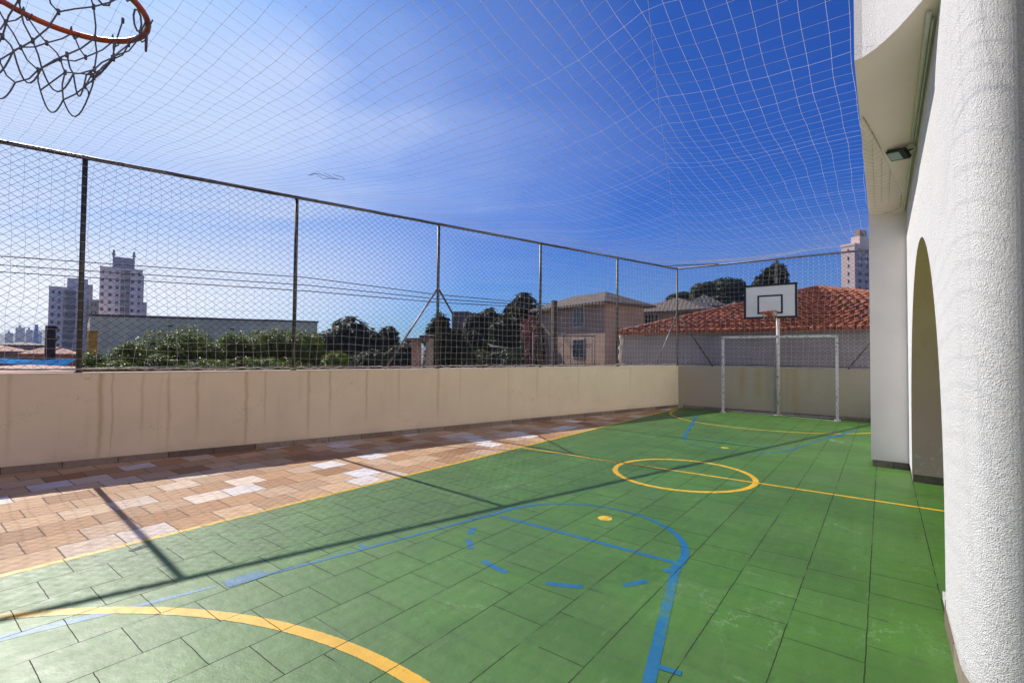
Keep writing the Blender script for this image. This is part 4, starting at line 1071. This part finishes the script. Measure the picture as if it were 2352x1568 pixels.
# ------------------------------------------------------------------ trees
def leaf_mat(name, a, c, rough=.35, trans=.25):
    m, k, b = mat(name); g = objc(k)
    gi = k.new('ShaderNodeNewGeometry'); n = k.noise(g, 2.0, 3, .6)
    f = k.m('ADD', k.m('MULTIPLY', gi.outputs['Random Per Island'], .75), k.m('MULTIPLY', k.m('SUBTRACT', n, .5), .7), clamp=True)
    cc = k.mix(f, (*a, 1), (*c, 1)); k.put(b.inputs['Base Color'], cc)
    b.inputs['Roughness'].default_value = rough; b.inputs['Specular IOR Level'].default_value = 0.3
    tr = k.new('ShaderNodeBsdfTranslucent'); k.put(tr.inputs[0], k.mix(.5, cc, (.30, .42, .03, 1)))
    mx = k.new('ShaderNodeMixShader'); mx.inputs[0].default_value = trans
    o = [q for q in k.t.nodes if q.type == 'OUTPUT_MATERIAL'][0]
    k.t.links.new(b.outputs[0], mx.inputs[1]); k.t.links.new(tr.outputs[0], mx.inputs[2]); k.t.links.new(mx.outputs[0], o.inputs[0])
    return m
MANGO = leaf_mat('glossy_mango_leaf', (.016, .042, .003), (.15, .20, .012), .42, .34)
DARKL = leaf_mat('dark_leaf', (.012, .026, .010), (.035, .055, .018), .6, .08)
PINKL = leaf_mat('bougainvillea', (.20, .02, .06), (.32, .04, .10), .6, .2)
def tree(name, px, D, ytop, wid, label, mt, cat='tree', hgt=None, n=260, leaf=(.20, .055), wl_=9, lobes=6, seed=1, squash=1.0, group=None):
    q = random.Random(seed); p = spot(px, D); zt = zat(px, ytop, D)
    hgt = hgt or wid*.9
    o = empty(name, (p.x, p.y, GZ), 0, label, cat, group)
    cz = zt-hgt/2-GZ
    L = []
    for i in range(lobes):
        a = q.uniform(0, 6.28); rr = wid*.5*q.uniform(.15, .74)
        s_ = q.uniform(.30, .56)
        L.append((Vector((rr*math.cos(a), rr*math.sin(a), cz+hgt*q.uniform(-.34, .24))), wid*.5*s_*1.15, hgt*.5*s_*1.05))
    L += [(Vector((wid*.10, 0, zt-GZ-hgt*.24)), wid*.28, hgt*.24), (Vector((-wid*.12, 0, zt-GZ-hgt*.27)), wid*.26, hgt*.22)]
    b = MB()
    for i in range(int(n*(2.3 if leaf[0] < .15 else 1.35))):
        c, rx, rz_ = q.choice(L)
        d = Vector((q.gauss(0, 1), q.gauss(0, 1), q.gauss(0, 1)+.35)).normalized(); f = q.uniform(.68, 1.05)
        w = c+Vector((d.x*rx*f, d.y*rx*f, d.z*rz_*f*squash))
        tilt = (d+Vector((0, 0, .6))).normalized(); s1 = tilt.orthogonal().normalized(); s2 = tilt.cross(s1)
        for k2 in range(wl_):
            a = 2*math.pi*k2/wl_+q.uniform(-.3, .3)
            dr = (s1*math.cos(a)+s2*math.sin(a)+tilt*q.uniform(-.45, .5)).normalized()
            ll = leaf[0]*q.uniform(.7, 1.25); lw = leaf[1]*q.uniform(.8, 1.2)
            sd = dr.cross(tilt).normalized()*lw*.5
            sd = (sd+Vector((q.uniform(-1, 1), q.uniform(-1, 1), q.uniform(-1, 1)))*lw*.2)
            base = w+dr*.02
            b.face([base, base+dr*ll*.45+sd, base+dr*ll-tilt*ll*.18, base+dr*ll*.45-sd])
    b.build('crown', mt, o)
    b = MB(); b.tube([(0, 0, 0), (q.uniform(-.1, .1), q.uniform(-.1, .1), cz*.6), (0, 0, cz)], [wid*.05+.05, wid*.04+.03, wid*.025+.02], 8)
    for c, rx, rz_ in L: b.tube([(0, 0, cz*.62), Vector((0, 0, cz*.62)).lerp(c, .55)+Vector((0, 0, .1)), c], [wid*.02+.015, wid*.015+.01, .012], 5)
    b.build('trunk', TRUNK, o)
    return o
GS = 'sunlit trees behind the long wall'
LF = (.085, .030)
tree('leafy_tree', 215, 15.0, 806, 1.0, 'low pale green bush at the foot of the near fence post', MANGO, 'bush', 1.6, 420, LF, 9, 7, seed=1, group=GS)
tree('leafy_tree', 300, 15.6, 783, 1.6, 'sunlit green tree with a flat top in front of the warehouse wall', MANGO, 'tree', 1.7, 600, LF, 9, 8, seed=2, group=GS)
tree('leafy_tree', 432, 17, 748, 2.1, 'rounded sunlit tree, tallest of those against the grey warehouse', MANGO, 'tree', 2.6, 1000, LF, 9, 10, seed=3, group=GS)
tree('leafy_tree', 362, 15.0, 812, 1.1, 'small yellow-green bush between two taller sunlit trees', MANGO, 'bush', 1.4, 380, LF, 9, 6, seed=13, group=GS)
tree('leafy_tree', 530, 17, 756, 1.5, 'glossy narrow green tree left of the second fence post', MANGO, 'tree', 2.5, 700, LF, 9, 8, seed=4, group=GS)
tree('leafy_tree', 630, 17.5, 750, 2.0, 'spreading green tree touching the second fence post from the left', MANGO, 'tree', 2.6, 900, LF, 9, 10, seed=5, group=GS)
tree('leafy_tree', 708, 18, 758, 1.7, 'green tree just right of the second fence post', MANGO, 'tree', 2.6, 700, LF, 9, 8, seed=6, group=GS)
tree('leafy_tree', 770, 15.5, 806, 1.4, 'low sunlit bush in front of the dark trees', MANGO, 'bush', 1.5, 420, LF, 9, 7, seed=7, group=GS)
tree('leafy_tree', 470, 14.6, 822, 1.9, 'low shaded hedge below the tallest sunlit tree', MANGO, 'bush', 1.4, 420, LF, 9, 9, seed=17, group=GS)
tree('leafy_tree', 625, 15.2, 818, 2.2, 'low shaded hedge below the spreading tree by the second fence post', MANGO, 'bush', 1.6, 500, LF, 9, 9, seed=18, group=GS)
tree('leafy_tree', 265, 14.4, 828, 1.5, 'lowest row of pale leaves along the fence beside its near post', MANGO, 'bush', 1.0, 320, LF, 9, 8, seed=19, group=GS)
tree('leafy_tree', 385, 16.2, 786, 1.3, 'mid-height green bush on the left flank of the tallest sunlit tree', MANGO, 'bush', 1.6, 420, LF, 9, 7, seed=41, group=GS)
tree('leafy_tree', 485, 16.4, 786, 1.3, 'mid-height green bush on the right flank of the tallest sunlit tree', MANGO, 'bush', 1.7, 420, LF, 9, 7, seed=42, group=GS)
tree('leafy_tree', 580, 16.6, 772, 1.3, 'mid-height green bush between the narrow and the spreading tree', MANGO, 'bush', 1.9, 460, LF, 9, 7, seed=43, group=GS)
tree('leafy_tree', 672, 17.0, 770, 1.3, 'green bush filling the gap behind the second fence post', MANGO, 'bush', 1.9, 460, LF, 9, 7, seed=44, group=GS)
GD = 'dark trees beyond the fence'
tree('dark_tree', 795, 34, 729, 5.0, 'broad dark tree at the right end of the warehouse', DARKL, 'tree', 7.5, 1425, (.42, .2), 8, 9, 21, group=GD)
tree('dark_tree', 886, 36, 752, 2.9, 'smaller dark round tree left of the braced post', DARKL, 'tree', 6.0, 900, (.40, .2), 8, 7, 22, group=GD)
tree('dark_tree', 1006, 25, 715, 1.7, 'tall narrow dark tree directly behind the braced post', DARKL, 'tree', 6.5, 1050, (.34, .15), 8, 8, 23, group=GD)
tree('dark_tree', 1118, 36, 709, 3.3, 'rounded dark tree between concrete block and biggest tree', DARKL, 'tree', 5.2, 1050, (.40, .18), 8, 7, 24, group=GD)
tree('dark_tree', 1195, 33, 674, 3.7, 'biggest dark tree beside the pink house', DARKL, 'tree', 8.0, 1500, (.40, .18), 8, 9, 25, group=GD)
tree('flowering_shrub', 1216, 26, 722, 1.3, 'magenta flowering shrub against the dark tree', PINKL, 'shrub', 2.8, 110, (.10, .07), 5, 6, 26)
tree('dark_tree', 1085, 24, 800, 3.0, 'low dim green bush under the big trees', leaf_mat('dim_bush', (.03, .05, .008), (.09, .11, .02), .5, .2), 'bush', 2.6, 320, (.22, .07), 8, 6, 27)
tree('dark_tree', 850, 22, 800, 3.0, 'dark hedge-like bush at the foot of the dark trees', DARKL, 'bush', 3.4, 620, (.24, .08), 8, 6, 28)
tree('dark_tree', 1655, 56, 641, 6.6, 'flat domed dark tree behind the left of the backboard', DARKL, 'tree', 4.6, 1650, (.50, .24), 8, 11, 29, group=GD)
tree('dark_tree', 1772, 46, 609, 2.3, 'dark tree crown rising right above the backboard', DARKL, 'tree', 5.0, 1200, (.36, .17), 8, 7, 30, group=GD)
tree('dark_tree', 1560, 60, 672, 4.0, 'low dark tree behind the roofs beside the corner post', DARKL, 'tree', 3.2, 630, (.5, .22), 8, 6, 32, group=GD)

tree('dark_tree', 742, 32, 760, 2.6, 'dark bush merging into the left side of the broad dark tree', DARKL, 'bush', 3.6, 420, (.34, .16), 8, 6, 51, group=GD)
tree('dark_tree', 845, 33, 756, 3.0, 'dark tree filling the dip between the broad and the small round tree', DARKL, 'tree', 4.2, 520, (.34, .16), 8, 7, 52, group=GD)
tree('dark_tree', 925, 30, 786, 2.2, 'low dark bush under the left brace', DARKL, 'bush', 2.6, 360, (.30, .13), 8, 6, 53, group=GD)
tree('dark_tree', 1040, 26, 752, 1.9, 'dark bush below the flat-topped concrete block', DARKL, 'bush', 3.2, 420, (.30, .13), 8, 6, 54, group=GD)
tree('dark_tree', 1078, 30, 760, 2.4, 'dark bush between the concrete block and the rounded dark tree', DARKL, 'bush', 3.2, 420, (.30, .13), 8, 6, 55, group=GD)
tree('dark_tree', 1152, 31, 726, 2.4, 'dark tree between the rounded one and the biggest one', DARKL, 'tree', 4.2, 520, (.34, .15), 8, 7, 56, group=GD)
tree('dark_tree', 1226, 29, 742, 1.7, 'dark bush at the corner of the pink house', DARKL, 'bush', 3.6, 420, (.30, .13), 8, 6, 57, group=GD)
tree('dark_tree', 1150, 24, 800, 3.6, 'dim hedge in front of the long shed', DARKL, 'bush', 2.4, 520, (.24, .09), 8, 8, 58, group=GD)
tree('dark_tree', 700, 22, 812, 3.0, 'shadowed undergrowth behind the second fence post', DARKL, 'bush', 2.2, 420, (.22, .08), 8, 8, 59, group=GD)

# ------------------------------------------------------------------ haze
def haze():
    m = bpy.data.materials.new('pale_haze'); m.use_nodes = True; k = NT(m.node_tree)
    v = k.new('ShaderNodeVolumePrincipled'); o = k.new('ShaderNodeOutputMaterial')
    v.inputs['Color'].default_value = (.80, .86, 1.0, 1); v.inputs['Density'].default_value = HAZE; v.inputs['Anisotropy'].default_value = 0.25
    k.t.links.new(v.outputs[0], o.inputs['Volume'])
    b = MB(); b.b2((-2700, -700, GZ-1), (2700, 2700, 64)); tag(b.build('haze', m), kind='stuff')
HAZE = 0.00020
haze()
